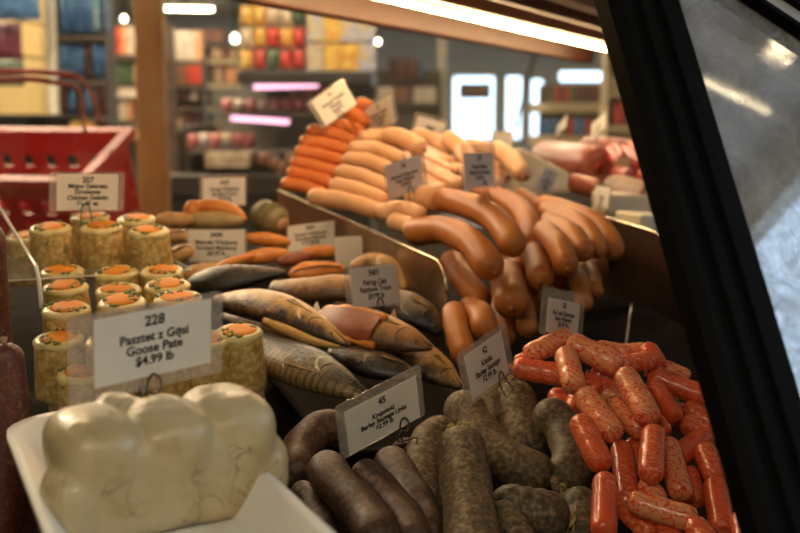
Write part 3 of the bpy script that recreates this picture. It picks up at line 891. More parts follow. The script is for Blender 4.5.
for pts, r, off, red, lab in BABY:
    add_s('baby', 'mini_wiener', pts, r, off, wrap_red if red else wrap_peach, lab, 'wrapped mini wieners', ('twist', 0))
for pts, r, off, lab, end in KISZKA:
    add_s('kiszka', 'barley_sausage', pts, r, off, m_kiszka, lab, 'grey barley sausages', end)
for pts, r, off, lab, end in KRUP:
    add_s('krup', 'barley_link', pts, r, off, m_krup, lab, 'brown barley links', end)
for pts, r, off, lab, end in KIEL:
    add_s('kielbasa', 'smoked_sausage', pts, r, off, m_kielbasa, lab, 'thick tan smoked sausages', end)
for px, py, r, off, lab in KIEL_END:
    d0 = DEP['kielbasa'](py) + off
    a = P(px, py, d0)
    vd = ray(px, py); vd.z = 0; e = a + vd.normalized() * 0.08 + AX_V * 0.012 + Vector((0, 0, 0.010))
    dm = (a - EYE).length
    SAUS.append(dict(kind='kielbasa', name='smoked_sausage', pts=[a, (a + e) / 2 + Vector((0, 0, 0.004)), e], r=r * 1.12 * dm / FPX, m=m_kielbasa, label=lab, group='thick tan smoked sausages', end=('knot', 0)))
for pts, r, off, lab in PALE:
    add_s('pale', 'pale_wiener', pts, r * 1.08, off, m_pale, lab, 'pale wieners', ('knot', 1))
for i, (px, py, r) in enumerate(PALE_END):
    a = P(px, py, 1.33 - 0.0016 * (py - 160))
    e = a + AX_V * 0.07 + Vector((0, 0, 0.012))
    SAUS.append(dict(kind='pale', name='pale_wiener', pts=[a, (a + e) / 2, e], r=r * 1.33 / FPX, m=m_pale, label='pale wiener seen end-on behind the 54 card', group='pale wieners seen end-on', end=('knot', 0)))
for pts, lab in ORANGE:
    add_s('orange', 'orange_wiener', pts, 6.9, 0, m_orange, lab, 'stacked orange wieners', ('knot', 1))
add_s('dried', 'dried_sausage', [(6, 362), (10, 410), (6, 470), (0, 540)], 18, 0.02, m_dried, 'dark red dried sausage standing beside the clear divider', 'dried sausages', ('knot', 0))
add_s('dried', 'dried_sausage', [(-14, 240), (-10, 300), (-6, 352)], 18, 0.20, m_dried, 'shadowed dried sausage behind the dark red one', 'dried sausages', ('knot', 0))
add_s('dried', 'dried_sausage', [(32, 470), (26, 520), (18, 570)], 14, 0.05, m_dried, 'dried sausage tucked beside the corner of the foam tray', 'dried sausages', ('knot', 0))

def samples(s, n=9):
    return np.array([tuple(p) for p in catmull(s['pts'], n)])
arr = [samples(s) for s in SAUS]
rad = [s['r'] for s in SAUS]
cen = [a.mean(0) for a in arr]
dirs = [(c - np.array(EYE)) / np.linalg.norm(c - np.array(EYE)) for c in cen]
prio = [np.linalg.norm(c - np.array(EYE)) for c in cen]
mov = [0.0] * len(arr)
near = [(i, j) for i in range(len(arr)) for j in range(i + 1, len(arr)) if np.linalg.norm(cen[i] - cen[j]) < 0.25]
for it in range(90):
    worst = 0
    for i, j in near:
        D = np.linalg.norm(arr[i][:, None] - arr[j][None], axis=2)
        k = np.unravel_index(D.argmin(), D.shape)
        gap = D[k] - (rad[i] + rad[j]) * 0.97
        if gap < -1e-4:
            worst = max(worst, -gap)
            f, b = (i, j) if prio[i] < prio[j] else (j, i)
            stp = min(-gap, 0.004) * 0.55
            # move along the lines of sight: the rear one back, the front one slightly forward
            arr[b] = arr[b] + dirs[b] * stp * 0.7; mov[b] += stp * 0.7
            arr[f] = arr[f] - dirs[f] * stp * 0.3; mov[f] -= stp * 0.3
            prio[b] += stp * 0.7; prio[f] -= stp * 0.3
for i, s in enumerate(SAUS):
    s['pts'] = [p + Vector(dirs[i]) * mov[i] for p in s['pts']]
    # keep apparent size as it slides along the line of sight
    s['r'] *= 1 + mov[i] / np.linalg.norm(cen[i] - np.array(EYE))

def build_sausage(s):
    pts = catmull(s['pts'], 12)
    c = sum(pts, Vector()) / len(pts)
    loc = [p - c for p in pts]
    r = s['r']
    baby = s['kind'] == 'baby'
    # rounded ends
    d0 = (loc[0] - loc[1]).normalized(); d1 = (loc[-1] - loc[-2]).normalized()
    P_, R_ = [], []
    steps = (1.0, 0.96, 0.82, 0.6, 0.32)
    sq = 1.0
    for t in steps:
        P_.append(loc[0] + d0 * (r * sq * t)); R_.append(max(0.04, (1 - t ** (3.2 if baby else 2.2)) ** (1 / (3.2 if baby else 2.2))) * r)
    for k, p in enumerate(loc):
        P_.append(p); R_.append(r * (1 + 0.03 * math.sin(k * 1.3 + r * 900)))
    for t in reversed(steps):
        P_.append(loc[-1] + d1 * (r * sq * t)); R_.append(max(0.04, (1 - t ** (3.2 if baby else 2.2)) ** (1 / (3.2 if baby else 2.2))) * r)
    vs, fs = tube_geo(P_, R_, 18)
    root = empty(s['name'], c)
    link('casing', mesh('casing', vs, fs), s['m'], root, smooth=True)
    end = s['end']
    if end:
        which = end[1]
        tip, dr = ((loc[0] + d0 * r * 0.98, d0) if which == 0 else (loc[-1] + d1 * r * 0.98, d1))
        q = dr.to_track_quat('Z', 'Y').to_matrix().to_4x4(); q.translation = tip
        if end[0] == 'twist':
            k = MB().lathe([(r * 0.26, -r * 0.08), (r * 0.16, r * 0.12), (r * 0.30, r * 0.32), (r * 0.24, r * 0.42)], 9, q)
            k.build('twisted_end', m_wrapend, root, smooth=True)
        elif end[0] == 'knot':
            k = MB().lathe([(r * 0.22, -r * 0.06), (r * 0.13, r * 0.10), (r * 0.22, r * 0.28), (r * 0.12, r * 0.36)], 9, q)
            k.build('casing_knot', m_knot if s['kind'] in ('kiszka', 'krup', 'dried') else m_tip, root, smooth=True)
        elif end[0] == 'string':
            k = MB().lathe([(r * 0.30, -r * 0.10), (r * 0.16, r * 0.05), (r * 0.26, r * 0.22), (r * 0.14, r * 0.30)], 10, q)
            k.build('casing_knot', m_knot, root, smooth=True)
            st_ = MB()
            rnd = random.Random(int(r * 1e6))
            for w in range(7):
                a0 = rnd.random() * 2 * PI
                pl = [q @ Vector((r * 0.20 * math.cos(a0), r * 0.20 * math.sin(a0), r * 0.03)),
                      q @ Vector((r * 0.42 * math.cos(a0 + .5), r * 0.42 * math.sin(a0 + .5), r * (0.16 + 0.12 * rnd.random()))),
                      q @ Vector((r * 0.55 * math.cos(a0 + 1.1), r * 0.55 * math.sin(a0 + 1.1), r * (0.02 + 0.2 * rnd.random()))),
                      q @ Vector((r * 0.22 * math.cos(a0 + 1.6), r * 0.22 * math.sin(a0 + 1.6), r * 0.05))]
                st_.tube(catmull(pl, 10), r * 0.045, 5)
            ring = [q @ Vector((r * 0.19 * math.cos(2 * PI * k / 12), r * 0.19 * math.sin(2 * PI * k / 12), r * 0.05)) for k in range(12)]
            st_.tube(ring, r * 0.05, 6, True)
            st_.build('string_tie', m_string, root, smooth=True)
        elif end[0] == 'tip':
            vs, fs = tube_geo([P_[0] + d0 * 0.0004] + [p for p in P_[1:9]], [x * 1.03 + 0.0003 for x in R_[:9]], 18)
            link('pale_tip', mesh('pale_tip', vs, fs), m_kpale, root, smooth=True)
    tag(root, s['label'], 'sausage', s['group'])
    return root
for s in SAUS:
    build_sausage(s)

# ------------------------------------------------------------------ jellied cups
def jelly_mat():
    m, nt, b = nodes_of('chunky jelly')
    v = coords(nt)
    vo = nt.nodes.new('ShaderNodeTexVoronoi'); vo.inputs['Scale'].default_value = 170
    nz = nt.nodes.new('ShaderNodeTexNoise'); nz.inputs['Scale'].default_value = 160; nz.inputs['Detail'].default_value = 3
    nt.links.new(v, nz.inputs['Vector'])
    sc = nt.nodes.new('ShaderNodeVectorMath'); sc.operation = 'SCALE'; sc.inputs['Scale'].default_value = 0.012
    ad = nt.nodes.new('ShaderNodeVectorMath'); ad.operation = 'ADD'
    nt.links.new(nz.outputs['Color'], sc.inputs[0]); nt.links.new(v, ad.inputs[0]); nt.links.new(sc.outputs[0], ad.inputs[1])
    nt.links.new(ad.outputs[0], vo.inputs['Vector'])
    col = ramp_node(nt, vo.outputs['Distance'], [(0.15, (0.78, 0.60, 0.30)), (0.5, (0.60, 0.40, 0.13)), (0.85, (0.40, 0.23, 0.04))])
    n = noise_node(nt, v, 70, 4)
    green = ramp_node(nt, n, [(0.64, (0, 0, 0)), (0.70, (1, 1, 1))])
    nt.links.new(mix_col(nt, green, col, (0.20, 0.19, 0.045)), b.inputs['Base Color'])
    b.inputs['Roughness'].default_value = 0.35
    b.inputs['Subsurface Weight'].default_value = 0.15
    b.inputs['Subsurface Radius'].default_value = (0.006, 0.004, 0.002)
    b.inputs['Subsurface Scale'].default_value = 1.0
    bump(nt, b, vo.outputs['Distance'], 0.3, 0.001)
    return m
m_jelly = jelly_mat()
m_egg = mat('egg white jelly', (0.72, 0.60, 0.30), (0.62, 0.48, 0.18), 120, 0.3, sss=0.1)
m_carrot = mat('carrot slice', (0.72, 0.22, 0.012), (0.66, 0.26, 0.03), 90, 0.6, spec=0.2)
m_pars = mat('parsley green', (0.12, 0.17, 0.035), (0.08, 0.12, 0.02), 90, 0.5)
RT, RB, HC = 0.0196, 0.0222, 0.047
def make_cup():
    root = empty('jellied_cup')
    k = MB().lathe([(RB - .0008, 0.0), (RB - .001, 0.004), (RT - .0008, HC - 0.006), (RT - 0.002, HC - 0.002), (RT - 0.005, HC - 0.0004)], 24)
    k.build('jelly', m_jelly, root, smooth=True)
    n = 24
    ring = []
    fs = []
    for j, (r, z) in enumerate([(RT - 0.0006, HC - 0.0045), (RT + 0.0002, HC - 0.002), (RT - 0.002, HC + 0.0002), (RT - 0.0045, HC + 0.0012), (RT - 0.0065, HC + 0.0004)]):
        for i in range(n):
            a = 2 * PI * i / n
            w = 1 + 0.06 * math.sin(a * 3 + j) * (1 if j > 2 else 0.2)
            zz = z + (0.0015 * math.sin(a * 5) if j == 0 else 0)
            ring.append((r * w * math.cos(a), r * w * math.sin(a), zz))
    for j in range(4):
        for i in range(n):
            a, b = j * n + i, j * n + (i + 1) % n
            fs.append((a, b, b + n, a + n))
    link('egg_ring', mesh('egg_ring', ring, fs), m_egg, root, smooth=True)
    c = MB().lathe([(0.0135, HC - 0.002), (0.0140, HC + 0.0006), (0.0120, HC + 0.0020), (0.004, HC + 0.0016)], 14, Matrix.Translation((0.0015, -0.001, 0)))
    c.build('carrot_slice', m_carrot, root, smooth=True)
    rnd = random.Random(5)
    for i in range(6):
        a = rnd.random() * 6.28; r = 0.007 + rnd.random() * 0.010
        g = MB()
        for q in range(5):
            aa = a + (rnd.random() - .5) * 0.5; rr = r + (rnd.random() - .5) * 0.004
            g.ball((rr * math.cos(aa), rr * math.sin(aa), HC + 0.0016), (0.0017, 0.0012, 0.0009), 6, 4)
        g.build('parsley_sprig', m_pars, root, smooth=True)
    k = MB()
    prof = [(RB + 0.0035, -0.0003), (RB + 0.0035, 0.0006), (RB + 0.0004, 0.0008), (RB + 0.0002, 0.003), (RT + 0.0008, HC - 0.008)]
    vs = []; fs = []
    n = 28
    for r, z in prof:
        for i in range(n):
            a = 2 * PI * i / n
            vs.append((r * math.cos(a), r * math.sin(a), z))
    for j in range(len(prof) - 1):
        for i in range(n):
            a, b = j * n + i, j * n + (i + 1) % n
            fs.append((a, b, b + n, a + n))
    link('plastic_cup', mesh('plastic_cup', vs, fs), cup_clear, root, smooth=True)
    return root
cup_first = [True]
cup_proto = make_cup()
def cup(px, py, d, label, rz, dzz=0.0, tilt=0.0):
    """px, py, d: the centre of the cup's top."""
    o = cup_proto if cup_first[0] else copy_tree(cup_proto)
    cup_first[0] = False
    p = P(px, py, d)
    o.location = p - Vector((0, -HC * 0.159, HC * 0.987))
    o.rotation_euler = (Matrix.Rotation(0.16, 4, 'X') @ Matrix.Rotation(rz, 4, 'Z')).to_euler()
    tag(o, label, 'jellied cup', 'jellied chicken cups')
    return o
CUPS = [
 (50, 227, 1.045, 'jellied cup standing on the clear sheet, nearest the clear divider'),
 (101, 226, 1.055, 'jellied cup in the middle of the front row on the clear sheet'),
 (149, 230, 1.055, 'jellied cup at the end of the sheet beside the smoked fish'),
 (90, 216, 1.125, 'jellied cup behind the front row, under the 257 card clip'),
 (136, 218, 1.125, 'jellied cup behind the front row with an orange top, before the wooden post'),
 (25, 236, 1.12, 'jellied cup at the back corner against the clear divider'),
 (62, 270, 1.00, 'orange topped jellied cup under the sheet, by the clear divider'),
 (116, 271, 1.00, 'orange topped jellied cup under the middle of the sheet'),
 (162, 270, 1.00, 'orange topped jellied cup under the end of the sheet'),
 (65, 286, 0.953, 'jellied cup with a green flecked ring, second behind the 228 card corner'),
 (118, 289, 0.953, 'jellied cup showing its orange top above the middle of the 228 card'),
 (167, 284, 0.953, 'jellied cup with a bright orange top above the far end of the 228 card'),
 (66, 308, 0.903, 'jellied cup with a green ring just above the 228 card corner'),
 (122, 301, 0.905, 'jellied cup peeping over the upper edge of the 228 card'),
 (178, 297, 0.905, 'jellied cup half hidden by the corner of the 228 card'),
 (238, 331, 0.88, 'jellied cup in front of the black fish tray, apart from the others'),
]
for i, (px, py, d, lab) in enumerate(CUPS):
    cup(px, py, d, lab, i * 1.7)
low = [(58, 338, 0.875, 'orange flecked jellied cup low beside the 228 card'), (82, 372, 0.855, 'lowest jellied cup behind the edge of the 228 card'),
       (110, 340, 0.86, 'jellied cup hidden behind the clear film of the 228 card'), (165, 335, 0.86, 'jellied cup behind the printed part of the 228 card'),
       (208, 338, 0.87, 'jellied cup behind the far edge of the 228 card')]
for i, (px, py, d, lab) in enumerate(low):
    cup(px, py, d, lab, i * 1.3 + .4)
# lower tier: stands under the first tier
def under(px, py, d, label, k):
    o = cup(px, py, d, label, k)
    o.location -= Vector((0, -0.159, 0.987)) * (HC + 0.0012)
under(65, 286, 0.953, 'jellied cup of the lower tier, seen through the clear divider', .3)
under(66, 308, 0.903, 'jellied cup of the lower tier, nearest along the clear divider', .9)
under(62, 270, 1.0, 'jellied cup of the lower tier, farthest along the clear divider', 1.9)
under(238, 331, 0.88, 'jellied cup underneath the one before the fish tray', 2.2)
# clear sheet between the tiers
sc_ = P(100, 266, 1.03)
sh = empty('clear_sheet', mw=frame(P(103, 265, 1.05), AX_U, AX_V))
MB().prism(rounded_rect(0.165, 0.16, 0.006), -0.0016, -0.0006, Matrix.Translation((-0.012, 0.02, 0))).build('sheet', clear_sheet, sh)
MB().tube([(x - 0.012, y + 0.02, -0.001) for x, y in rounded_rect(0.165, 0.16, 0.006)], 0.0007, 6, True).build('sheet_edge', mat('clear edge', (0.7, 0.68, 0.62)), sh, smooth=True)
tag(sh, 'clear plastic sheet between the two tiers of jellied cups', 'sheet')

# ------------------------------------------------------------------ fish
def fish_mat(name, belly, side, back, stripe=0.0, gloss=0.36, lift=0.0, metal=0.0, sc=75):
    m, nt, b = nodes_of(name)
    at = nt.nodes.new('ShaderNodeAttribute'); at.attribute_name = 'around'
    al = nt.nodes.new('ShaderNodeAttribute'); al.attribute_name = 'along'
    v = coords(nt)
    n = noise_node(nt, v, sc, 8, 0.72)
    ad = nt.nodes.new('ShaderNodeMath'); ad.operation = 'MULTIPLY_ADD'
    ad.inputs[1].default_value = 1.5; nt.links.new(n, ad.inputs[0]); nt.links.new(at.outputs['Fac'], ad.inputs[2])
    hf = nt.nodes.new('ShaderNodeMath'); hf.operation = 'MULTIPLY'; hf.inputs[1].default_value = 0.5
    nt.links.new(ad.outputs[0], hf.inputs[0]); ad = hf
    col = ramp_node(nt, ad.outputs[0], [((0.80 + lift) / 2, belly), ((1.05 + lift) / 2, side), ((1.32 + lift) / 2, back)])
    if stripe:
        sx = nt.nodes.new('ShaderNodeMath'); sx.operation = 'MULTIPLY'; sx.inputs[1].default_value = 95
        nt.links.new(al.outputs['Fac'], sx.inputs[0])
        s2 = nt.nodes.new('ShaderNodeMath'); s2.operation = 'MULTIPLY_ADD'; s2.inputs[1].default_value = 6
        nt.links.new(n, s2.inputs[0]); nt.links.new(sx.outputs[0], s2.inputs[2])
        sn_ = nt.nodes.new('ShaderNodeMath'); sn_.operation = 'SINE'; nt.links.new(s2.outputs[0], sn_.inputs[0])
        r = ramp_node(nt, sn_.outputs[0], [(0.1, (0, 0, 0)), (0.7, (1, 1, 1))])
        mm = nt.nodes.new('ShaderNodeMath'); mm.operation = 'MULTIPLY'; mm.inputs[1].default_value = stripe
        nt.links.new(r, mm.inputs[0])
        col = mix_col(nt, mm.outputs[0], col, back)
    nt.links.new(col, b.inputs['Base Color'])
    b.inputs['Roughness'].default_value = gloss
    b.inputs['Metallic'].default_value = metal
    b.inputs['Coat Weight'].default_value = 0.15
    vo = nt.nodes.new('ShaderNodeTexVoronoi'); vo.inputs['Scale'].default_value = 420
    nt.links.new(v, vo.inputs['Vector'])
    wn_ = noise_node(nt, v, 110, 6, 0.7)
    mxn = nt.nodes.new('ShaderNodeMath'); mxn.operation = 'MULTIPLY_ADD'; mxn.inputs[1].default_value = 0.25
    nt.links.new(vo.outputs['Distance'], mxn.inputs[0]); nt.links.new(wn_, mxn.inputs[2])
    bump(nt, b, mxn.outputs[0], 0.45, 0.003)
    return m
fm_gold = fish_mat('golden smoked trout skin', (0.54, 0.31, 0.09), (0.25, 0.13, 0.035), (0.03, 0.018, 0.008), lift=0.06)
fm_mack = fish_mat('mackerel skin', (0.22, 0.145, 0.06), (0.06, 0.042, 0.022), (0.010, 0.009, 0.008), 0.6, 0.3, lift=-0.02)
fm_dark = fish_mat('dark smoked skin', (0.14, 0.085, 0.04), (0.032, 0.022, 0.014), (0.008, 0.006, 0.005), 0, 0.3, lift=-0.1)
fm_split = fish_mat('brown trout skin', (0.42, 0.19, 0.055), (0.26, 0.115, 0.032), (0.07, 0.033, 0.012), lift=0.06)
fm_brown = fish_mat('brown folded skin', (0.46, 0.25, 0.09), (0.27, 0.13, 0.045), (0.09, 0.045, 0.018))
m_flesh = mat('smoked red flesh', (0.32, 0.085, 0.028), (0.20, 0.045, 0.018), 45, 0.42, bmp=0.3, bscale=130)
m_orangeflesh = mat('orange smoked flesh', (0.74, 0.28, 0.045), (0.60, 0.17, 0.025), 40, 0.38, bmp=0.3, bscale=110, coat=0.2)
m_tan = mat('tan smoked skin', (0.56, 0.33, 0.13), (0.40, 0.21, 0.075), 40, 0.42, bmp=0.25)
m_eye = mat('fish eye', (0.02, 0.018, 0.015), rough=0.1)
m_eyering = mat('fish eye ring', (0.42, 0.32, 0.16), rough=0.3)
m_fin = mat('dried fin', (0.30, 0.18, 0.08), (0.18, 0.10, 0.04), 160, 0.45)
m_slit = mat('dark slit', (0.02, 0.012, 0.008), rough=0.6)

def fish(label, spine, hh, m, thick=0.55, head='end', group=None, eye=True, tail=True, flip=1, name='smoked_fish', cat='fish', face=0.55, cut=False):
    """spine: (px,py,d) points tail to head; hh: half heights in px evenly spread along it; the flank faces up and towards the viewer."""
    w = [P(*p) for p in spine]
    N = 26
    pts = catmull(w, N)
    c = sum(pts, Vector()) / N
    d = (c - EYE).length
    nrm = (-(c - EYE).normalized() * face + Vector((0, 0, 1)) * (1 - face)).normalized()
    loc = [p - c for p in pts]
    hs = np.interp(np.linspace(0, 1, N), np.linspace(0, 1, len(hh)), hh) * d / FPX
    nseg = 20
    vs = []; fs = []; aro = []; alo = []
    frames = []
    L = 0
    for i in range(N):
        T = (loc[min(i + 1, N - 1)] - loc[max(i - 1, 0)]).normalized()
        n_ = (nrm - T * nrm.dot(T)).normalized()
        U = T.cross(n_).normalized() * flip
        if i: L += (loc[i] - loc[i - 1]).length
        frames.append((loc[i], U, n_, hs[i], T))
        for k in range(nseg):
            a = 2 * PI * k / nseg
            ca, sa = math.cos(a), math.sin(a)
            vs.append(loc[i] + U * (hs[i] * ca) + n_ * (hs[i] * thick * math.copysign(abs(sa) ** 0.85, sa)))
            aro.append(0.5 + 0.5 * ca - 0.25); alo.append(L * 10)
    for i in range(N - 1):
        for k in range(nseg):
            a, b = i * nseg + k, i * nseg + (k + 1) % nseg
            fs.append((a, b, b + nseg, a + nseg))
    fs.append(tuple(range(nseg - 1, -1, -1))); fs.append(tuple((N - 1) * nseg + k for k in range(nseg)))
    me = mesh('body', vs, fs)
    for nm, vals in (('around', aro), ('along', alo)):
        at = me.attributes.new(nm, 'FLOAT', 'POINT')
        at.data.foreach_set('value', vals)
    root = empty(name, c)
    link('body', me, m, root, smooth=True)
    def surf(s, q, lift=1.0):
        x = s * (N - 1); i = min(int(x), N - 2); t = x - i
        f0, f1 = frames[i], frames[i + 1]
        p = f0[0].lerp(f1[0], t); U = f0[1].lerp(f1[1], t); n_ = f0[2].lerp(f1[2], t); h = f0[3] * (1 - t) + f1[3] * t
        return p + U * (h * q) + n_ * (h * thick * math.sqrt(max(0, 1 - q * q)) * lift), n_, h
    if eye:
        p, n_, h = surf(0.90, 0.25)
        MB().ball(p, h * 0.20, 12, 8).build('eye_ring', m_eyering, root, smooth=True)
        MB().ball(p + n_ * (h * 0.08), h * 0.15, 12, 8).build('eye', m_eye, root, smooth=True)
        g = MB().tube(catmull([surf(0.80, 0.72)[0], surf(0.765, 0.35)[0], surf(0.76, -0.1)[0], surf(0.79, -0.55)[0], surf(0.83, -0.8)[0]], 14), [0.0001 + 0.0004 * math.sin(PI * k / 13) for k in range(14)], 6)
        g.build('gill_slit', m_slit, root, smooth=True)
        g = MB().tube(catmull([surf(0.995, -0.1)[0], surf(0.95, -0.32)[0], surf(0.89, -0.42)[0]], 9), [0.0008 * (1 - k / 12) for k in range(9)], 6)
        g.build('mouth', m_slit, root, smooth=True)
        # pectoral fin behind the gill
        a = surf(0.74, -0.45, 1.05)[0]; b = surf(0.60, -0.62, 1.15)[0]; cc = surf(0.58, -0.30, 1.12)[0]
        nn = frames[15][2] * 0.0008
        MB().add([a, b, cc, a + nn, b + nn, cc + nn], [(0, 1, 2), (5, 4, 3), (0, 3, 4, 1), (1, 4, 5, 2), (2, 5, 3, 0)]).build('pectoral_fin', m_fin, root)
    if tail:
        f = frames[0]
        h = max(f[3], 0.006)
        T = -f[4]
        vs = [f[0] + f[1] * h * .6, f[0] - f[1] * h * .6, f[0] + T * h * 2.6 + f[1] * h * 2.2, f[0] + T * h * 1.6, f[0] + T * h * 2.6 - f[1] * h * 2.2]
        up = f[2] * 0.0012
        MB().add(vs + [v + up for v in vs], [(0, 1, 3), (0, 3, 2), (1, 4, 3), (5, 8, 6), (5, 7, 8), (6, 8, 9), (0, 2, 7, 5), (2, 3, 8, 7), (3, 4, 9, 8), (4, 1, 6, 9), (1, 0, 5, 6)]).build('tail_fin', m_fin, root)
    tag(root, label, cat, group or 'smoked fish on the black tray')
    return root, surf, frames

# lowest layer first
fish('dark smoked fish lying deepest in the tray, behind the 45 card', [(330, 352, .97), (365, 362, .95), (395, 370, .94), (420, 378, .93)], [8, 15, 17, 13, 4], fm_dark, tail=False)
fish('smoked fish head with glossy cheeks behind the 45 card corner', [(395, 338, .99), (420, 358, .97), (440, 372, .955), (462, 388, .945)], [12, 18, 19, 15, 3], fm_gold, flip=1)
fish('dark striped mackerel lying nearest, in front of the golden trout', [(222, 338, .99), (262, 352, .95), (304, 367, .905), (345, 386, .875), (370, 398, .865)], [6, 20, 24, 25, 24, 17, 4], fm_mack, thick=0.6, flip=-1, tail=False)
fish('yellow brown fish under the golden trout', [(222, 316, 1.04), (255, 328, 1.0), (285, 338, .97), (312, 348, .95)], [5, 10, 11, 8, 3], fm_gold, tail=False, eye=False)
fish('dark scaly fish by the steel divider, beside the Rainbow Trout card', [(365, 296, 1.10), (395, 305, 1.08), (425, 318, 1.06), (442, 334, 1.05)], [10, 18, 21, 17, 4], fm_dark)
r_, surf, fr = fish('golden smoked trout with its mouth pointing at the split trout', [(215, 300, 1.04), (255, 304, 1.0), (290, 314, .97), (322, 330, .95), (349, 345, .935)], [7, 15, 19, 20, 17, 12, 2.5], fm_gold, thick=0.6, tail=False)
# lower jaw and belly flap hang open under the body
jaw = [surf(0.52, 0.98)[0], surf(0.68, 1.12)[0], surf(0.84, 1.35)[0], surf(0.97, 1.6)[0]]
MB().tube(catmull(jaw, 12), [0.0015 + 0.0035 * math.sin(PI * min(1, (k + 2) / 13)) for k in range(12)], 10).build('belly_flap', fm_gold, r_, smooth=True)
r_, surf, fr = fish('split brown trout with its red belly laid open', [(318, 316, 1.02), (345, 322, .99), (378, 331, .965), (408, 340, .95), (432, 348, .94)], [9, 17, 22, 23, 20, 15, 3.5], fm_split, thick=0.5)
# the open belly: a red hollow framed by two flaps
cav = []
nu, nv = 14, 7
for i in range(nu):
    s = 0.10 + 0.52 * i / (nu - 1)
    for j in range(nv):
        q = -0.42 + 1.36 * j / (nv - 1)
        e = math.sin(PI * i / (nu - 1)) * math.sin(PI * j / (nv - 1))
        p, n_, h = surf(s, max(-0.97, min(0.97, q)), 1.0)
        cav.append(p + n_ * (0.0032 - 0.0016 * e))
fcs = [(i * nv + j, i * nv + j + 1, (i + 1) * nv + j + 1, (i + 1) * nv + j) for i in range(nu - 1) for j in range(nv - 1)]
top_n = len(cav)
cav2 = [p - fr[12][2] * 0.002 for p in cav]
MB().add(cav + cav2, fcs + [tuple(x + top_n for x in reversed(f)) for f in fcs]).build('open_belly', m_flesh, r_, smooth=True)
fl = MB().tube(catmull([surf(s, -0.48, 1.08)[0] for s in (0.04, 0.18, 0.34, 0.5, 0.64)], 14), [0.0016 + 0.0022 * abs(math.sin(k * 0.9)) for k in range(14)], 8)
fl.tube(catmull([surf(s, 0.97, 1.0)[0] for s in (0.06, 0.2, 0.36, 0.5, 0.66)], 14), [0.0018 + 0.0022 * abs(math.cos(k * 0.8)) for k in range(14)], 8)
fl.build('belly_edge', m_orangeflesh, r_, smooth=True)
fish('brown folded smoked fish behind the Rainbow Trout card', [(272, 288, 1.10), (305, 290, 1.08), (340, 288, 1.07), (378, 292, 1.08)], [9, 14, 15, 15, 10], fm_brown, tail=False, eye=False)
fish('pale curled fish piece leaning on the steel divider above the Rainbow Trout card', [(352, 268, 1.16), (372, 262, 1.16), (394, 272, 1.15), (404, 290, 1.13)], [6, 11, 13, 9, 4], fm_brown, tail=False, eye=False)
fish('dark smoked fillet lying below the 3430 card', [(180, 292, 1.12), (212, 283, 1.10), (250, 276, 1.09), (285, 272, 1.08)], [8, 16, 18, 17, 13, 8, 3], fm_dark, thick=0.6, tail=False, eye=False)
# orange smoked pieces
def piece(label, px, py, d, a, b, c, ang, m, ridge=True, name='smoked_fillet', group='orange smoked pieces', dark=None):
    """A lens shaped piece; half sizes a (across the view), b (height) in px."""
    ctr = P(px, py, d)
    k = d / FPX
    b *= 1.2; a *= 1.12
    root = empty(name, ctr)
    x = Vector((math.cos(ang), 0.25, math.sin(ang))).normalized()
    mw = frame((0, 0, 0), x, Vector((-math.sin(ang), 0.5, math.cos(ang))))
    g = MB()
    vs = []; fs = []
    nu, nv = 20, 10
    for i in range(nu + 1):
        t = -1 + 2 * i / nu
        w = (1 - abs(t) ** 2.2) ** 0.62 if abs(t) < 1 else 0.02
        w = max(w, 0.03)
        for j in range(nv):
            p = 2 * PI * j / nv
            rr = 1 + 0.10 * mnoise.noise((t * 3 + px, math.cos(p) * 1.5, math.sin(p) * 1.5 + py))
            vs.append(mw @ Vector((t * a * k, math.cos(p) * b * k * w * rr, math.sin(p) * c * k * w * rr)))
    for i in range(nu):
        for j in range(nv):
            q, r = i * nv + j, i * nv + (j + 1) % nv
            fs.append((q, r, r + nv, q + nv))
    fs.append(tuple(range(nv - 1, -1, -1))); fs.append(tuple(nu * nv + j for j in range(nv)))
    link('flesh', mesh('flesh', vs, fs), m, root, smooth=True)
    if ridge:
        cr = [mw @ Vector((t * a * k, (1 - t * t) * b * k * 0.25, (1 - abs(t) ** 2) ** .6 * c * k * 1.0 + 0.0005)) for t in (-0.8, -0.4, 0, 0.4, 0.8)]
        MB().tube(catmull(cr, 12), 0.0007, 5).build('crease', dark or m_slit, root, smooth=True)
    tag(root, label, 'smoked fish piece', group)
    return root
piece('orange salmon wedge with a dark crease under the 3001 card', 317, 272, 1.17, 26, 10, 9, 0.05, m_orangeflesh)
piece('orange salmon piece just above the creased wedge', 322, 252, 1.24, 20, 6, 7, -0.03, m_orangeflesh, False)
piece('long orange salmon strip beside the 3430 card', 268, 240, 1.30, 22, 6.5, 7, -0.15, m_orangeflesh, False)
piece('orange salmon strip lying above the dark fillet', 264, 256, 1.22, 24, 7, 7, 0.12, m_orangeflesh, False)
piece('dark edged salmon piece before the 3001 card', 296, 259, 1.20, 18, 6, 6, 0.15, m_flesh, False)
piece('small orange piece poking out at the 3430 card clip', 236, 261, 1.18, 18, 4.5, 5, 0.25, m_orangeflesh, False)
piece('tan smoked fillet beside the end of the cup sheet', 174, 220, 1.30, 18, 7, 8, -0.03, m_tan, False, group='tan smoked fillets')
piece('brown smoked fillet below the tan one', 176, 236, 1.27, 15, 6, 7, 0.05, m_tan, True, group='tan smoked fillets')
piece('tan smoked fillet low beside the end of the cup row', 180, 254, 1.22, 14, 8, 8, 0.4, m_tan, True, group='tan smoked fillets')
piece('brown smoked fillet peeping under the 3430 card', 205, 272, 1.19, 22, 8, 8, 0.1, m_tan, False, group='tan smoked fillets')
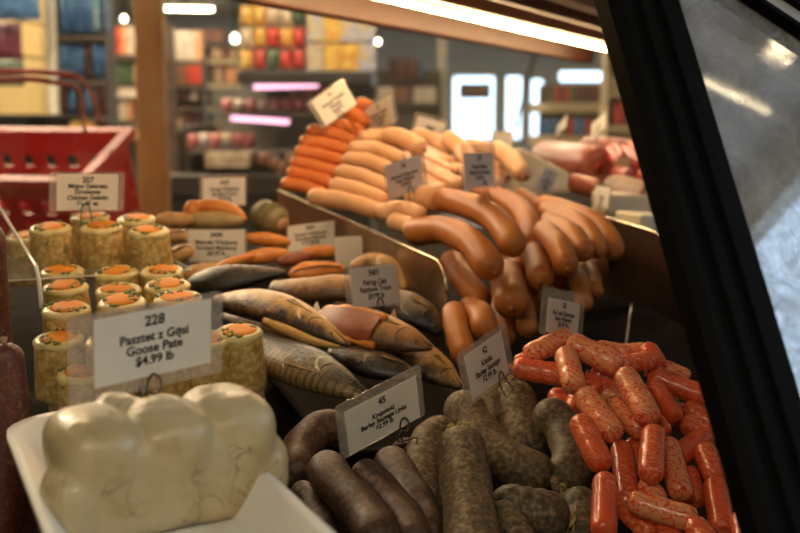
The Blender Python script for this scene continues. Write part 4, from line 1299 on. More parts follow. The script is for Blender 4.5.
# round orange smoked fish behind the cards
c0 = P(212, 214, 1.33); k = 1.33 / FPX
rt = empty('round_smoked_fish', c0)
body = MB().ball((-19 * k, 2 * k, 0), (11 * k, 8 * k, 14 * k), 16, 10)
body.tube(catmull([Vector((-24, 0, 2)) * k, Vector((-10, 2, 7)) * k, Vector((8, 2, 6)) * k, Vector((24, 0, 1)) * k, Vector((32, -2, -8)) * k], 22),
          [(4 + 4 * math.sin(PI * (i + 1) / 23)) * k for i in range(22)], 12)
body.build('rolled_flesh', m_orangeflesh, rt, smooth=True)
MB().ball((2 * k, -6 * k, -6 * k), (32 * k, 9 * k, 9.5 * k), 18, 10).build('inner_fold', mat('tan inner fold', (0.50, 0.36, 0.16), (0.38, 0.27, 0.12), 50, 0.5), rt, smooth=True)
tag(rt, 'round orange smoked fish curled behind the 3430 card', 'smoked fish piece')
# grey green rolled fillet with bands
c0 = P(269, 218, 1.34); k = 1.34 / FPX
rt = empty('rolled_fillet', c0)
ax = Vector((0.75, -0.45, -0.35)).normalized()
MB().tube([ax * (t * k) for t in (-20, -17, -11, -4, 3, 9, 14, 17.5, 19)], [v * k for v in (3, 10, 14.5, 16.5, 17, 16, 14, 9, 3)], 20).build('rolled_skin', mat('grey green skin', (0.30, 0.25, 0.12), (0.20, 0.17, 0.085), 40, 0.42, bmp=0.3), rt, smooth=True)
for t, r in ((-10, 15.6), (-1, 17.4), (8, 16.8)):
    q = ax.to_track_quat('Z', 'Y').to_matrix().to_4x4(); q.translation = ax * (t * k)
    MB().tube([q @ Vector((r * k * math.cos(a * PI / 12), r * k * math.sin(a * PI / 12), 2 * k * math.sin(a * PI / 6))) for a in range(24)], 0.0008, 6, True).build('band', m_pars if False else mat('roll band', (0.16, 0.13, 0.06), rough=0.5), rt, smooth=True)
q = ax.to_track_quat('Z', 'Y').to_matrix().to_4x4(); q.translation = ax * (17.5 * k)
MB().ball((0, 0, 0), (9 * k, 9 * k, 4 * k), 14, 8, q).build('pink_filling', mat('pink filling', (0.62, 0.36, 0.2), rough=0.45), rt, smooth=True)
tag(rt, 'grey green rolled fillet with bands at the foot of the orange wiener stack', 'smoked fish piece')

# ------------------------------------------------------------------ trays on the deck
def tray(name, center, w, h, depth, m, label, x=None, y=None, flare=0.012, rim=0.006, r=0.02, cat='tray', rough=None):
    root = empty(name, mw=frame(center, x or AX_U, y or AX_V))
    def ring(k, z, rr): return [(a, b, z) for a, b in rounded_rect(w + 2 * k, h + 2 * k, max(0.004, rr), 6)]
    layers = [ring(-0.002, 0, r - 0.002), ring(flare, depth, r + flare), ring(flare + rim, depth + 0.001, r + flare + rim), ring(flare + rim, depth - 0.003, r + flare + rim),
              ring(flare + 0.002, depth - 0.003, r + flare + .002), ring(0.001, -0.002, r)]
    n = len(layers[0])
    vs = [p for l in layers for p in l]
    fs = []
    for j in range(len(layers) - 1):
        for i in range(n):
            a, b = j * n + i, j * n + (i + 1) % n
            fs.append((a, a + n, b + n, b))
    fs.append(tuple(range(n)))
    fs.append(tuple(reversed([(len(layers) - 1) * n + i for i in range(n)])))
    me = mesh('tray_shell', vs, fs)
    o = link('tray_shell', me, m, root, smooth=True)
    bm = bmesh.new(); bm.from_mesh(me); bmesh.ops.recalc_face_normals(bm, faces=bm.faces); bm.to_mesh(me); bm.free()
    for p in me.polygons:
        p.use_smooth = len(p.vertices) == 4
    tag(root, label, cat)
    return root
def deck_frame(p):
    yv = Vector((AX_V.x, AX_V.y, 0.234 * AX_V.y)); xv = Vector((AX_U.x, AX_U.y, 0.234 * AX_U.y))
    return xv, yv
xv, yv = deck_frame(None)
# fish tray: its long edge passes (262,373)-(310,419)
e0, e1 = P(262, 376, 0.985), P(311, 421, 0.90)
fc = uv(0, 0, 0)
mid = e0.lerp(e1, 0.5) + AX_U * 0.092 + AX_V * 0.10
mid.z = deck_z(mid.y) + 0.008
tray('fish_tray', mid, 0.135, 0.36, 0.022, black_plastic, 'black plastic tray holding the smoked fish', xv, yv, r=0.03)
c1 = P(296, 424, 0.885)
mid = c1 - AX_U * 0.086 + AX_V * 0.145
mid.z = deck_z(mid.y) + 0.008
tray('cup_tray', mid, 0.128, 0.255, 0.016, black_plastic, 'black plastic tray under the jellied cups', xv, yv, r=0.03)

# ------------------------------------------------------------------ goose pate on its foam tray
KG = 0.89
def G(px, py, d): return P(px, py, d * KG)
m_foam = mat('white foam', (0.80, 0.78, 0.73), (0.77, 0.75, 0.70), 90, 0.55, sss=0.05)
# tray seen from (10,440) at its far corner to (328,533)
rimz = G(310, 490, .605).z
pr = G(310, 490, .605); pl_ = on_z(8, 440, rimz)
right_u = pr.dot(AX_U) - 0.010; left_u = pl_.dot(AX_U)
wdt = right_u - left_u
vfar = on_z(60, 412, rimz).dot(AX_V)
ctr = AX_U * ((right_u + left_u) / 2) + AX_V * (vfar - 0.15)
ctr.z = rimz - 0.022
tray('foam_tray', ctr, wdt - 0.036, 0.30 - 0.036, 0.022, m_foam, 'white foam tray under the goose pate', AX_U, AX_V, flare=0.012, rim=0.006, r=0.022)
# steel pan the foam tray rests on
pn = MB()
pz = deck_z(ctr.y + 0.15) + 0.013
z1 = ctr.z - 0.0025
r2 = rounded_rect(wdt - 0.05, 0.20, 0.012)
pr_ = empty('steel_riser', mw=frame((ctr.x, ctr.y, pz - 0.012), AX_U, AX_V))
MB().prism(r2, 0.0, z1 - pz + 0.012).build('box', steel, pr_, bev=0.003)
MB().prism([(a * 1.02, b * 1.02) for a, b in r2], z1 - pz + 0.006, z1 - pz + 0.010).build('lip', steel, pr_)
tag(pr_, 'steel riser lifting the foam tray, hidden below it', 'riser')

fr_ = G(262, 505, .633); fr_.z = ctr.z + 0.0005
el = Vector((0.86, 0.51, 0)).normalized()       # along the front face, away from the viewer
eb_ = Vector((-el.y, el.x, 0))                  # towards the back
mwp = frame(fr_ - el * 0.0415 + eb_ * 0.030, el, eb_)
LEN, DEP_, HGT = 0.155, 0.070, 0.062
g = MB()
sub = bmesh.new()
# block with domed lobes
def superball(c, r, e=3.0, nu=28, nv=16):
    vs = []; fs = []
    for j in range(nv + 1):
        t = -PI / 2 + PI * j / nv
        for i in range(nu):
            a = 2 * PI * i / nu
            ct, st_ = math.cos(t), math.sin(t)
            ca, sa = math.cos(a), math.sin(a)
            f = lambda x: math.copysign(abs(x) ** (2 / e), x)
            vs.append((c[0] + r[0] * f(ct) * f(ca), c[1] + r[1] * f(ct) * f(sa), c[2] + r[2] * f(st_)))
    for j in range(nv):
        for i in range(nu):
            a, b = j * nu + i, j * nu + (i + 1) % nu
            fs.append((a, b, b + nu, a + nu))
    return vs, fs
g.add(*superball((0.002, 0.000, 0.0225), (0.0535, 0.0310, 0.0230), 7))
lob = [(-0.0500, -0.012, 0.0175, 0.0125, 0.0205, 0.0185), (-0.0350, 0.000, 0.0375, 0.0210, 0.0325, 0.0215), (0.0010, -0.001, 0.0375, 0.0215, 0.0325, 0.0215),
       (0.0350, 0.000, 0.0385, 0.0210, 0.0325, 0.0220), (-0.016, 0.020, 0.044, 0.012, 0.014, 0.017), (0.0510, -0.002, 0.019, 0.0100, 0.029, 0.0190)]
for (x, y, z, a, b, c) in lob:
    g.add(*superball((x, y, z), (a, b, c), 3.0))
me = mesh('loaf', g.v, g.f)
tmp = bpy.data.objects.new('loaf', me)
COL.objects.link(tmp)
rm = tmp.modifiers.new('r', 'REMESH'); rm.mode = 'VOXEL'; rm.voxel_size = 0.0017; rm.use_smooth_shade = True
smm = tmp.modifiers.new('s', 'SMOOTH'); smm.iterations = 6; smm.factor = 0.5
bpy.context.view_layer.update()
ev = tmp.evaluated_get(bpy.context.evaluated_depsgraph_get())
me2 = bpy.data.meshes.new_from_object(ev)
bpy.data.objects.remove(tmp)
for v in me2.vertices:
    p = v.co
    n1 = mnoise.noise(p * 55) * 0.0012 + mnoise.noise(p * 160) * 0.0004
    v.co = p + v.normal * n1
    if v.co.z < 0: v.co.z = 0
m_pate, nt, b = nodes_of('white goose pate')
v = coords(nt, False)
n1 = noise_node(nt, v, 45, 5)
base = ramp_node(nt, n1, [(0.3, (0.55, 0.47, 0.30)), (0.55, (0.49, 0.40, 0.23)), (0.75, (0.38, 0.28, 0.13))])
vo = nt.nodes.new('ShaderNodeTexVoronoi'); vo.feature = 'DISTANCE_TO_EDGE'; vo.inputs['Scale'].default_value = 60
wv = nt.nodes.new('ShaderNodeVectorMath'); wv.operation = 'ADD'
nz = nt.nodes.new('ShaderNodeTexNoise'); nz.inputs['Scale'].default_value = 30; nt.links.new(v, nz.inputs['Vector'])
sc_ = nt.nodes.new('ShaderNodeVectorMath'); sc_.operation = 'SCALE'; sc_.inputs['Scale'].default_value = 0.07
nt.links.new(nz.outputs['Color'], sc_.inputs[0]); nt.links.new(v, wv.inputs[0]); nt.links.new(sc_.outputs[0], wv.inputs[1])
mpv = nt.nodes.new('ShaderNodeMapping'); mpv.inputs['Scale'].default_value = (1.25, 0.8, 0.5)
nt.links.new(wv.outputs[0], mpv.inputs[0]); nt.links.new(mpv.outputs[0], vo.inputs['Vector'])
crack = ramp_node(nt, vo.outputs['Distance'], [(0.0, (1, 1, 1)), (0.045, (0, 0, 0))])
pres = ramp_node(nt, noise_node(nt, v, 28, 2), [(0.50, (0, 0, 0)), (0.60, (0.8, 0.8, 0.8))])
ml = nt.nodes.new('ShaderNodeMath'); ml.operation = 'MULTIPLY'; nt.links.new(crack, ml.inputs[0]); nt.links.new(pres, ml.inputs[1])
spk = ramp_node(nt, noise_node(nt, v, 110, 2), [(0.70, (0, 0, 0)), (0.76, (1, 1, 1))])
col = mix_col(nt, ml.outputs[0], base, (0.20, 0.15, 0.075))
col = mix_col(nt, spk, col, (0.24, 0.19, 0.10))
nt.links.new(col, b.inputs['Base Color'])
b.inputs['Roughness'].default_value = 0.38
b.inputs['Coat Weight'].default_value = 0.25
b.inputs['Subsurface Weight'].default_value = 0.12
b.inputs['Subsurface Radius'].default_value = (0.006, 0.004, 0.003)
b.inputs['Subsurface Scale'].default_value = 1.0
bump(nt, b, noise_node(nt, v, 120, 4), 0.2, 0.001)
pt = empty('goose_pate', mw=mwp)
link('loaf', me2, m_pate, pt, smooth=True)
tag(pt, 'white lobed goose pate loaf with dark creases on the foam tray', 'pate')

# ------------------------------------------------------------------ hams and cheeses beyond the dark divider
m_ham = mat('pink ham', (0.36, 0.10, 0.06), (0.31, 0.08, 0.048), 30, 0.38, sss=0.1, coat=0.2)
m_hamcut = mat('ham cut face', (0.52, 0.20, 0.12), (0.42, 0.12, 0.07), 45, 0.4)
m_meat = mat('red cured meat', (0.48, 0.065, 0.045), (0.34, 0.04, 0.03), 40, 0.35, coat=0.3)
m_fat = mat('pale fat', (0.55, 0.43, 0.27), (0.50, 0.37, 0.22), 40, 0.45)
m_loaf = mat('brown crust', (0.22, 0.10, 0.04), (0.14, 0.06, 0.025), 60, 0.5, bmp=0.3)
m_cheese = mat('pale cheese', (0.74, 0.66, 0.48), (0.68, 0.58, 0.38), 20, 0.5)
m_yel = mat('yellow rind', (0.75, 0.42, 0.04), (0.70, 0.36, 0.03), 30, 0.4)
def log(name, label, a, b, r, m, face_m, cat, squ=0.85, e=2.6, band=None):
    """A short thick log with flat cut ends from a to b."""
    c = (a + b) / 2
    root = empty(name, c)
    d = (b - a); L = d.length; d.normalize()
    pts = []; rr = []
    for t, q in ((0, .02), (0.0, .86), (.03, .96), (.12, 1), (.3, 1.02), (.5, 1.03), (.7, 1.02), (.88, 1), (.97, .96), (1, .86), (1, .02)):
        pts.append(a.lerp(b, t) - c + d * (0.00001 * len(pts))); rr.append(r * q)
    vs, fs = tube_geo(pts, rr, 22, squash=squ)
    link('meat', mesh('meat', vs, fs), m, root, smooth=True)
    if face_m:
        q = d.to_track_quat('Z', 'Y').to_matrix().to_4x4(); q.translation = b - c
        MB().lathe([(r * 0.72, -0.002), (r * 0.74, 0.0008), (r * 0.4, 0.0012)], 20, q).build('cut_face', face_m, root)
        if band:
            MB().lathe([(r * 0.25, 0.001), (r * 0.22, 0.003), (r * 0.1, 0.0035)], 14, q).build('end_tag', band, root, smooth=True)
    tag(root, label, cat)
    return root
log('ham', 'big pink ham with its cut face towards the black frame', P(543, 160, 1.95), P(598, 168, 1.78), 0.036, m_ham, m_hamcut, 'ham', 0.9, band=m_meat)
log('ham', 'second pink ham lying behind the big one', P(585, 155, 2.1), P(640, 160, 2.0), 0.036, m_ham, m_hamcut, 'ham', 0.9)
log('cured_sausage', 'red cured sausage beside the cut face of the big ham', P(628, 152, 1.85), P(650, 172, 1.75), 0.022, m_meat, m_fat, 'cured meat')
log('cured_sausage', 'short red cured sausage with pale end near the ham', P(612, 152, 1.80), P(622, 164, 1.72), 0.016, m_meat, m_fat, 'cured meat')
log('cured_sausage', 'small red cured sausage lying below the other two', P(616, 172, 1.74), P(630, 176, 1.68), 0.012, m_meat, None, 'cured meat')
log('cured_sausage', 'dark red cured sausage against the black frame', P(640, 180, 1.72), P(662, 186, 1.66), 0.016, m_meat, None, 'cured meat')
log('meat_loaf', 'brown crusted meat loaf beside the grey card', P(614, 192, 1.60), P(652, 204, 1.48), 0.027, m_loaf, m_fat, 'meat loaf')
log('bacon_piece', 'pink bacon piece behind the grey card before the loaf', P(572, 182, 1.62), P(600, 190, 1.58), 0.014, m_ham, m_fat, 'cured meat')
log('yellow_cheese', 'small yellow cheese behind the 527 card', P(508, 162, 1.75), P(519, 158, 1.78), 0.014, m_yel, None, 'cheese')
log('orange_sausage', 'orange sausage half hidden below the big ham', P(546, 175, 1.72), P(566, 178, 1.68), 0.010, m_orange, None, 'sausage')
def wedge(label, c, w, h, dpt, m, yaw, cut=0.5):
    root = empty('cheese_wedge', c)
    root.rotation_euler.z = yaw
    MB().prism([(-w / 2, 0), (w / 2, 0), (w / 2, h * (1 - cut)), (-w / 2, h)], -dpt / 2, dpt / 2, Matrix.Rotation(PI / 2, 4, 'X')).build('cheese', m, root, bev=0.003)
    MB().prism([(-w / 2 - .0008, 0), (w / 2 + .0008, 0), (w / 2 + .0008, 0.006), (-w / 2 - .0008, 0.006)], -dpt / 2 - 0.0008, dpt / 2 + .0008, Matrix.Rotation(PI / 2, 4, 'X')).build('rind', m_fat, root)
    tag(root, label, 'cheese')
wedge('white cheese wedge sloping down before the pink ham', P(538, 192, 1.62), 0.075, 0.065, 0.05, m_cheese, 0.3, 0.55)
wedge('pale cheese slab nearest the black frame, below the loaf', P(652, 236, 1.36), 0.07, 0.03, 0.06, m_cheese, 0.35, 0.15)
wedge('pale cheese slab below the grey card and the loaf', P(620, 214, 1.50), 0.06, 0.03, 0.06, m_cheese, 0.2, 0.1)
wedge('pale cheese block behind the 527 card', P(500, 182, 1.66), 0.05, 0.05, 0.05, m_cheese, 0.2, 0.2)
# platter carrying the hams
hp = uv(0.42, 1.02, 0); hp.z = deck_z(hp.y) + 0.01

# ------------------------------------------------------------------ red shopping basket on the shop side ledge
m_red = mat('red basket plastic', (0.62, 0.022, 0.02), (0.55, 0.018, 0.018), 8, 0.38)
m_wire = mat('coated basket wire', (0.50, 0.13, 0.08), (0.44, 0.11, 0.06), 30, 0.35, metal=0.3)
bk_c = on_y(20, 160, 2.12)
TW, TD, BW, BD, BH = 0.46, 0.32, 0.43, 0.25, 0.235
bk = empty('shopping_basket')
tilt = math.radians(13)
bx = Vector((0.955, -0.26, 0)).normalized()
rim_r = P(129, 131, 2.14)     # far right corner of the rim
rim_f = P(73, 177, 2.0)      # near right corner of the rim
yv_ = (rim_r - rim_f)
TD = yv_.length
mwb = frame((0, 0, 0), bx, yv_)
mwb.translation = (rim_r + rim_f) / 2 - (mwb.to_3x3() @ Vector((TW / 2, 0, BH)))
bk.matrix_basis = mwb
def wallquad(mb, p00, p10, p11, p01, t, holes):
    """A thin wall p00(bottom left) p10 p11 p01 with rectangular holes given in wall fractions."""
    us_ = sorted({0, 1} | {h[0] for h in holes} | {h[1] for h in holes}); vs_ = sorted({0, 1} | {h[2] for h in holes} | {h[3] for h in holes})
    def at(u, v): return (p00.lerp(p10, u)).lerp(p01.lerp(p11, u), v)
    n_ = (p10 - p00).cross(p01 - p00).normalized() * t
    for i in range(len(us_) - 1):
        for j in range(len(vs_) - 1):
            um, vm = (us_[i] + us_[i + 1]) / 2, (vs_[j] + vs_[j + 1]) / 2
            if any(h[0] < um < h[1] and h[2] < vm < h[3] for h in holes): continue
            q = [at(us_[i], vs_[j]), at(us_[i + 1], vs_[j]), at(us_[i + 1], vs_[j + 1]), at(us_[i], vs_[j + 1])]
            mb.add(q + [p + n_ for p in q], [(3, 2, 1, 0), (4, 5, 6, 7), (0, 1, 5, 4), (1, 2, 6, 5), (2, 3, 7, 6), (3, 0, 4, 7)])
bot = [Vector((x * BW / 2, y * TD * 0.46, 0)) for x, y in ((-1, -1), (1, -1), (1, 1), (-1, 1))]
topc = [Vector((x * TW / 2, y * TD / 2, BH)) for x, y in ((-1, -1), (1, -1), (1, 1), (-1, 1))]
nms = ('front_wall', 'end_wall', 'back_wall', 'end_wall')
for i in range(4):
    j = (i + 1) % 4
    mbw = MB()
    nh = 9 if i % 2 == 0 else 5
    hs_ = [((k + .28) / nh, (k + .72) / nh, v0, v0 + 0.11) for k in range(nh) for v0 in (0.12, 0.30, 0.48, 0.66)]
    wallquad(mbw, bot[i], bot[j], topc[j], topc[i], 0.004, hs_)
    mbw.build(nms[i], m_red, bk)
MB().box((-BW / 2, -TD * 0.46, -0.004), (BW / 2, TD * 0.46, 0)).build('bottom', m_red, bk)
rm_ = MB()
for i in range(4):
    a, b = topc[i], topc[(i + 1) % 4]
    d = (b - a).normalized(); o = d.cross(Vector((0, 0, 1)))
    q = [a - o * 0.003, b - o * 0.003, b + o * 0.016, a + o * 0.016]
    q = [q[0] - d * 0.003, q[1] + d * 0.003, q[2] + d * 0.016, q[3] - d * 0.016]
    lo = [p - Vector((0, 0, 0.018)) for p in q]
    rm_.add(lo + q, [(0, 1, 2, 3), (7, 6, 5, 4), (0, 4, 5, 1), (1, 5, 6, 2), (2, 6, 7, 3), (3, 7, 4, 0)])
rm_.build('rim', m_red, bk)
bi = bk.matrix_basis.inverted()
for k, pix in enumerate(([(85, 134, 2.03), (83, 110, 2.03), (80, 92, 2.03), (74, 86, 2.03), (60, 83, 2.03), (30, 79, 2.03), (0, 79, 2.03), (-60, 72, 2.03), (-160, 70, 2.03), (-168, 80, 2.03), (-170, 130, 2.03)],
                         [(101, 122, 2.12), (93, 100, 2.12), (85, 83, 2.12), (74, 75, 2.12), (40, 72, 2.12), (0, 71, 2.12), (-60, 68, 2.12), (-160, 66, 2.12), (-166, 80, 2.12), (-168, 118, 2.12)])):
    pts = catmull([bi @ P(*q) for q in pix], 50)
    h = MB().tube(pts, 0.0042, 8).build('handle', m_wire, bk, smooth=True)
    gp = [bi @ P(*q) for q in pix[4 if k == 0 else 3:8 if k == 0 else 7]]
    MB().tube(catmull(gp, 16), 0.0056, 10).build('grip', mat('red grip', (0.62, 0.10, 0.07), rough=0.4), h, smooth=True)
tag(bk, 'red plastic shopping basket with wire handles beyond the counter glass', 'basket')
# the table it stands on
zt = min((bk.matrix_basis @ p).z for p in bot) - 0.006
tb = empty('packing_table', on_y(-30, 200, 2.15))
tb.location.z = 0
tt = MB().box((-0.45, -0.20, zt - 0.03), (0.32, 0.32, zt)).build('table_top', wood, tb, bev=0.004)
for sx in (-0.42, 0.28):
    for sy in (-0.17, 0.28):
        MB().box((sx - .02, sy - .02, 0), (sx + .02, sy + .02, zt - 0.03)).build('leg', wood, tb)
tag(tb, 'wooden packing table under the red basket', 'table')
# wedge that tips the basket towards the counter
bpts = [bk.matrix_basis @ p for p in bot]
bl = empty('prop_block', ((bpts[2] + bpts[3]) / 2).to_tuple())
bl.location.z = zt
hb_ = (bpts[2].z + bpts[3].z) / 2 - zt - 0.006
hb_ -= 0.006
MB().box((-0.15, -0.0, 0), (0.15, 0.03, max(0.01, hb_))).build('block', post_wood, bl, bev=0.003)
MB().box((-0.152, -0.001, hb_ * 0.3), (0.152, 0.031, hb_ * 0.4)).build('band', black, bl)
tag(bl, 'wooden block under the far edge of the red basket', 'block')

# ------------------------------------------------------------------ shop interior
def vbox(px0, px1, y, z0=0.0, z1=None, py0=None, py1=None):
    """Room box edges seen between pixel columns at depth y."""
    a, b = on_y(px0, py1 if py1 is not None else 200, y), on_y(px1, py0 if py0 is not None else 200, y)
    return a.x, b.x, (a.z if py1 is not None else z0), (b.z if py0 is not None else z1)
# wooden post
x0, x1, _, _ = vbox(139, 166, 3.0)
wp = MB().box((x0, 3.0, 0), (x1, 3.07, ZC)).build('trim_1', post_wood, bev=0.006)
tag(wp, kind='structure')
x0, x1, _, _ = vbox(53, 61, 4.4)
tag(MB().box((x0, 4.4, 0), (x1, 4.44, ZC)).build('trim_2', off_white, bev=0.005), kind='structure')
# cream end wall behind the far left goods
x0, x1, _, _ = vbox(-60, 46, 5.2)
tag(MB().box((x0, 5.2, 0), (x1, 5.3, ZC)).build('wall_aisle', cream), kind='structure')

PAL = {}
def pm(name, c, c2=None, sc=40):
    if name not in PAL:
        PAL[name] = mat('pack ' + name, c, c2 or tuple(v * 0.6 for v in c), sc, 0.4, lo=0.42, hi=0.58)
    return PAL[name]
blue = pm('blue', (0.10, 0.25, 0.48), (0.05, 0.12, 0.30), 30)
teal = pm('teal', (0.08, 0.30, 0.42), (0.40, 0.46, 0.46), 24)
redp = pm('red', (0.55, 0.05, 0.03), (0.42, 0.04, 0.03), 30)
yelp = pm('yellow', (0.66, 0.46, 0.10), (0.55, 0.25, 0.06), 30)
whp = pm('white', (0.62, 0.58, 0.50), (0.46, 0.34, 0.28), 40)
grnp = pm('green', (0.09, 0.16, 0.08), (0.05, 0.08, 0.05), 30)
brnp = pm('brown', (0.26, 0.11, 0.06), (0.14, 0.06, 0.04), 40)
drkp = pm('dark', (0.05, 0.035, 0.04), (0.16, 0.05, 0.05), 40)
orap = pm('orange', (0.62, 0.24, 0.10), (0.50, 0.34, 0.22), 40)
crmp = pm('cream', (0.58, 0.48, 0.34), (0.40, 0.30, 0.22), 40)
lblp = pm('lilac', (0.34, 0.36, 0.52), (0.56, 0.42, 0.18), 26)
bandr = pm('red band', (0.50, 0.06, 0.05), (0.42, 0.05, 0.05))
def bag_mesh(w, h, d):
    vs = []; fs = []
    nu, nv = 6, 8
    for s in (-1, 1):
        for j in range(nv + 1):
            for i in range(nu + 1):
                u, v = i / nu, j / nv
                b = (math.sin(PI * u) ** 0.6 if 0 < u < 1 else 0) * (math.sin(PI * (0.08 + 0.84 * v)) ** 0.5 if 0 < v < 1 else 0.12)
                vs.append(((u - .5) * w * (1 - 0.06 * math.sin(PI * v)), s * d / 2 * b, v * h))
    n1 = (nu + 1) * (nv + 1)
    for s in (0, 1):
        for j in range(nv):
            for i in range(nu):
                a = s * n1 + j * (nu + 1) + i
                f = (a, a + 1, a + nu + 2, a + nu + 1)
                fs.append(f if s == 0 else tuple(reversed(f)))
    return mesh('bag', vs, fs)
def carton_mesh(w, h, d):
    m = MB().box((-w / 2, -d / 2, 0), (w / 2, d / 2, h))
    m.box((-w * 0.36, -d / 2 - 0.002, h * 0.45), (w * 0.36, -d / 2, h * 0.8))
    return mesh('carton', m.v, m.f)
def jar_mesh(w, h, d):
    r = min(w, d) / 2
    m = MB().lathe([(r * .9, 0), (r, h * .05), (r, h * .68), (r * .75, h * .8), (r * .78, h * .82), (r * .8, h * .98), (r * .5, h)], 10)
    return mesh('jar', m.v, m.f)
GOODS = {'bag': ('snack_bag', bag_mesh, 'packet'), 'carton': ('carton', carton_mesh, 'carton'), 'jar': ('jar', jar_mesh, 'jar')}
def row(px0, px1, py0, py1, y, n, kind, mats, label, group, dp=0.07, gap=0.97, jit=0.0):
    """n goods standing in a row between two pixel columns; each its own object."""
    a, b = on_y(px0, py1, y), on_y(px1, py0, y)
    w = (b.x - a.x) / n; h = b.z - a.z
    nm, fn, cat = GOODS[kind]
    protos = {}
    rnd = random.Random(px0 * 7 + py0)
    for i in range(n):
        mt = mats[(i * 5 + rnd.randrange(len(mats))) % len(mats)] if len(mats) > 1 else mats[0]
        hh = 0
        if mt.name not in protos:
            me = fn(w * gap, h * 0.94, dp)
            me.materials.append(mt)
            o = bpy.data.objects.new(nm, me); protos[mt.name] = o
        else:
            o = protos[mt.name].copy()
        COL.objects.link(o)
        o.location = (a.x + w * (i + .5), y - 0.015, a.z + 0.002)
        o.scale = (1, 1, 1 - jit * rnd.random())
        tag(o, label, cat, group)
def shelf_unit(px0, px1, y, boards, label, m, z1=None, dp=0.15, back=True, cat='shelf unit', backm=None):
    """boards: pixel heights of the shelf boards."""
    x0, x1 = on_y(px0, 100, y).x, on_y(px1, 100, y).x
    zs = [on_y(px0, b, y).z for b in boards]
    z1 = z1 or max(zs) + 0.3
    root = empty('shelf_unit', ((x0 + x1) / 2, y + dp / 2 - 0.05, 0))
    hw_ = (x1 - x0) / 2
    MB().box((-hw_ - 0.008, -dp / 2, 0), (-hw_, dp / 2, z1)).build('upright', m, root, bev=0.003)
    MB().box((hw_, -dp / 2, 0), (hw_ + 0.008, dp / 2, z1)).build('upright', m, root, bev=0.003)
    MB().box((-hw_, dp / 2 - 0.02, 0), (hw_, dp / 2, z1)).build('back_panel', backm or m, root)
    MB().box((-hw_, -dp / 2, 0), (hw_, dp / 2 - 0.02, 0.12)).build('plinth', m, root)
    for z in zs:
        MB().box((-hw_, -dp / 2, z - 0.025), (hw_, dp / 2 - 0.021, z - 0.001)).build('shelf_board', m, root, bev=0.002)
    tag(root, label, cat)
    return root
dark_shelf = mat('dark shelf steel', (0.10, 0.075, 0.06), (0.07, 0.055, 0.045), 10, 0.5)
tan_shelf = mat('tan shelf steel', (0.46, 0.37, 0.24), (0.40, 0.32, 0.20), 10, 0.5)
# blue packets between the white post and the jars
shelf_unit(61, 110, 4.6, [36, 80, 116], 'tall shelf of blue packets between the white post and the wooden post', dark_shelf, z1=2.0)
row(62, 110, -8, 34, 4.6, 6, 'bag', [blue, teal], 'blue packet on the top visible shelf by the white post', 'blue packets on the shelves by the white post')
row(62, 110, 42, 79, 4.6, 6, 'bag', [blue, blue, drkp], 'blue packet on the second shelf by the white post', 'blue packets on the second shelf')
row(62, 110, 84, 115, 4.6, 6, 'bag', [blue, drkp], 'dark blue packet on the third shelf by the white post', 'blue packets on the third shelf')
row(64, 96, 120, 136, 4.6, 3, 'carton', [yelp], 'yellow carton behind the red basket', 'yellow cartons on the low shelf')
# shelf between the blue packets and the post
shelf_unit(112, 172, 6.2, [56, 84, 121], 'shelf of jars just behind the wooden post', dark_shelf, z1=on_y(120, 24, 6.2).z)
row(112, 140, 26, 55, 6.2, 5, 'carton', [redp, orap, whp], 'red and cream carton on the shelf beside the wooden post', 'cartons beside the wooden post')
row(112, 140, 62, 83, 6.2, 5, 'jar', [crmp, grnp], 'cream jar on the middle shelf beside the wooden post', 'cream jars beside the wooden post')
row(96, 140, 86, 98, 6.2, 6, 'carton', [whp, crmp], 'low white carton beside the wooden post', 'low white cartons')
row(96, 140, 98, 120, 6.2, 7, 'jar', [orap, whp, drkp], 'orange labelled jar on the low shelf beside the wooden post', 'orange labelled jars')
row(104, 140, 124, 140, 6.2, 5, 'jar', [drkp, crmp], 'dark jar on the lowest visible shelf beside the post', 'dark jars by the post')
# shelf on the other side of the post
shelf_unit(165, 204, 6.6, [62, 85, 107, 131], 'shelf of packs on the aisle side of the wooden post', dark_shelf, z1=on_y(180, 58, 6.6).z)
row(168, 203, 30, 61, 6.6, 5, 'carton', [whp, whp, orap], 'white carton on the top shelf past the wooden post', 'white cartons past the post')
row(168, 203, 65, 84, 6.6, 5, 'carton', [brnp, redp], 'red brown carton on the second shelf past the post', 'red brown cartons past the post')
row(168, 203, 87, 101, 6.6, 6, 'jar', [whp, drkp], 'white capped jar past the wooden post', 'white capped jars past the post')
row(168, 203, 110, 130, 6.6, 7, 'jar', [crmp, brnp, drkp], 'small jar on the low shelf past the wooden post', 'small jars past the post')
# beige upright shelf with cups
shelf_unit(205, 241, 7.4, [60, 84, 108], 'beige shelf unit with small jars at the end of the aisle', tan_shelf, z1=on_y(220, 45, 7.4).z, backm=dark_shelf)
for (a, b) in ((48, 59), (66, 83), (92, 107)):
    row(212, 241, a, b, 7.4, 6, 'jar', [orap, crmp, brnp], 'small jar on the beige shelf, row at height %s' % {48: 'one', 66: 'two', 92: 'three'}[a], 'jars on the beige shelf %d' % a)
row(206, 226, 29, 44, 7.4, 4, 'carton', [brnp, drkp], 'dark carton on top of the beige shelf', 'dark cartons on the beige shelf')
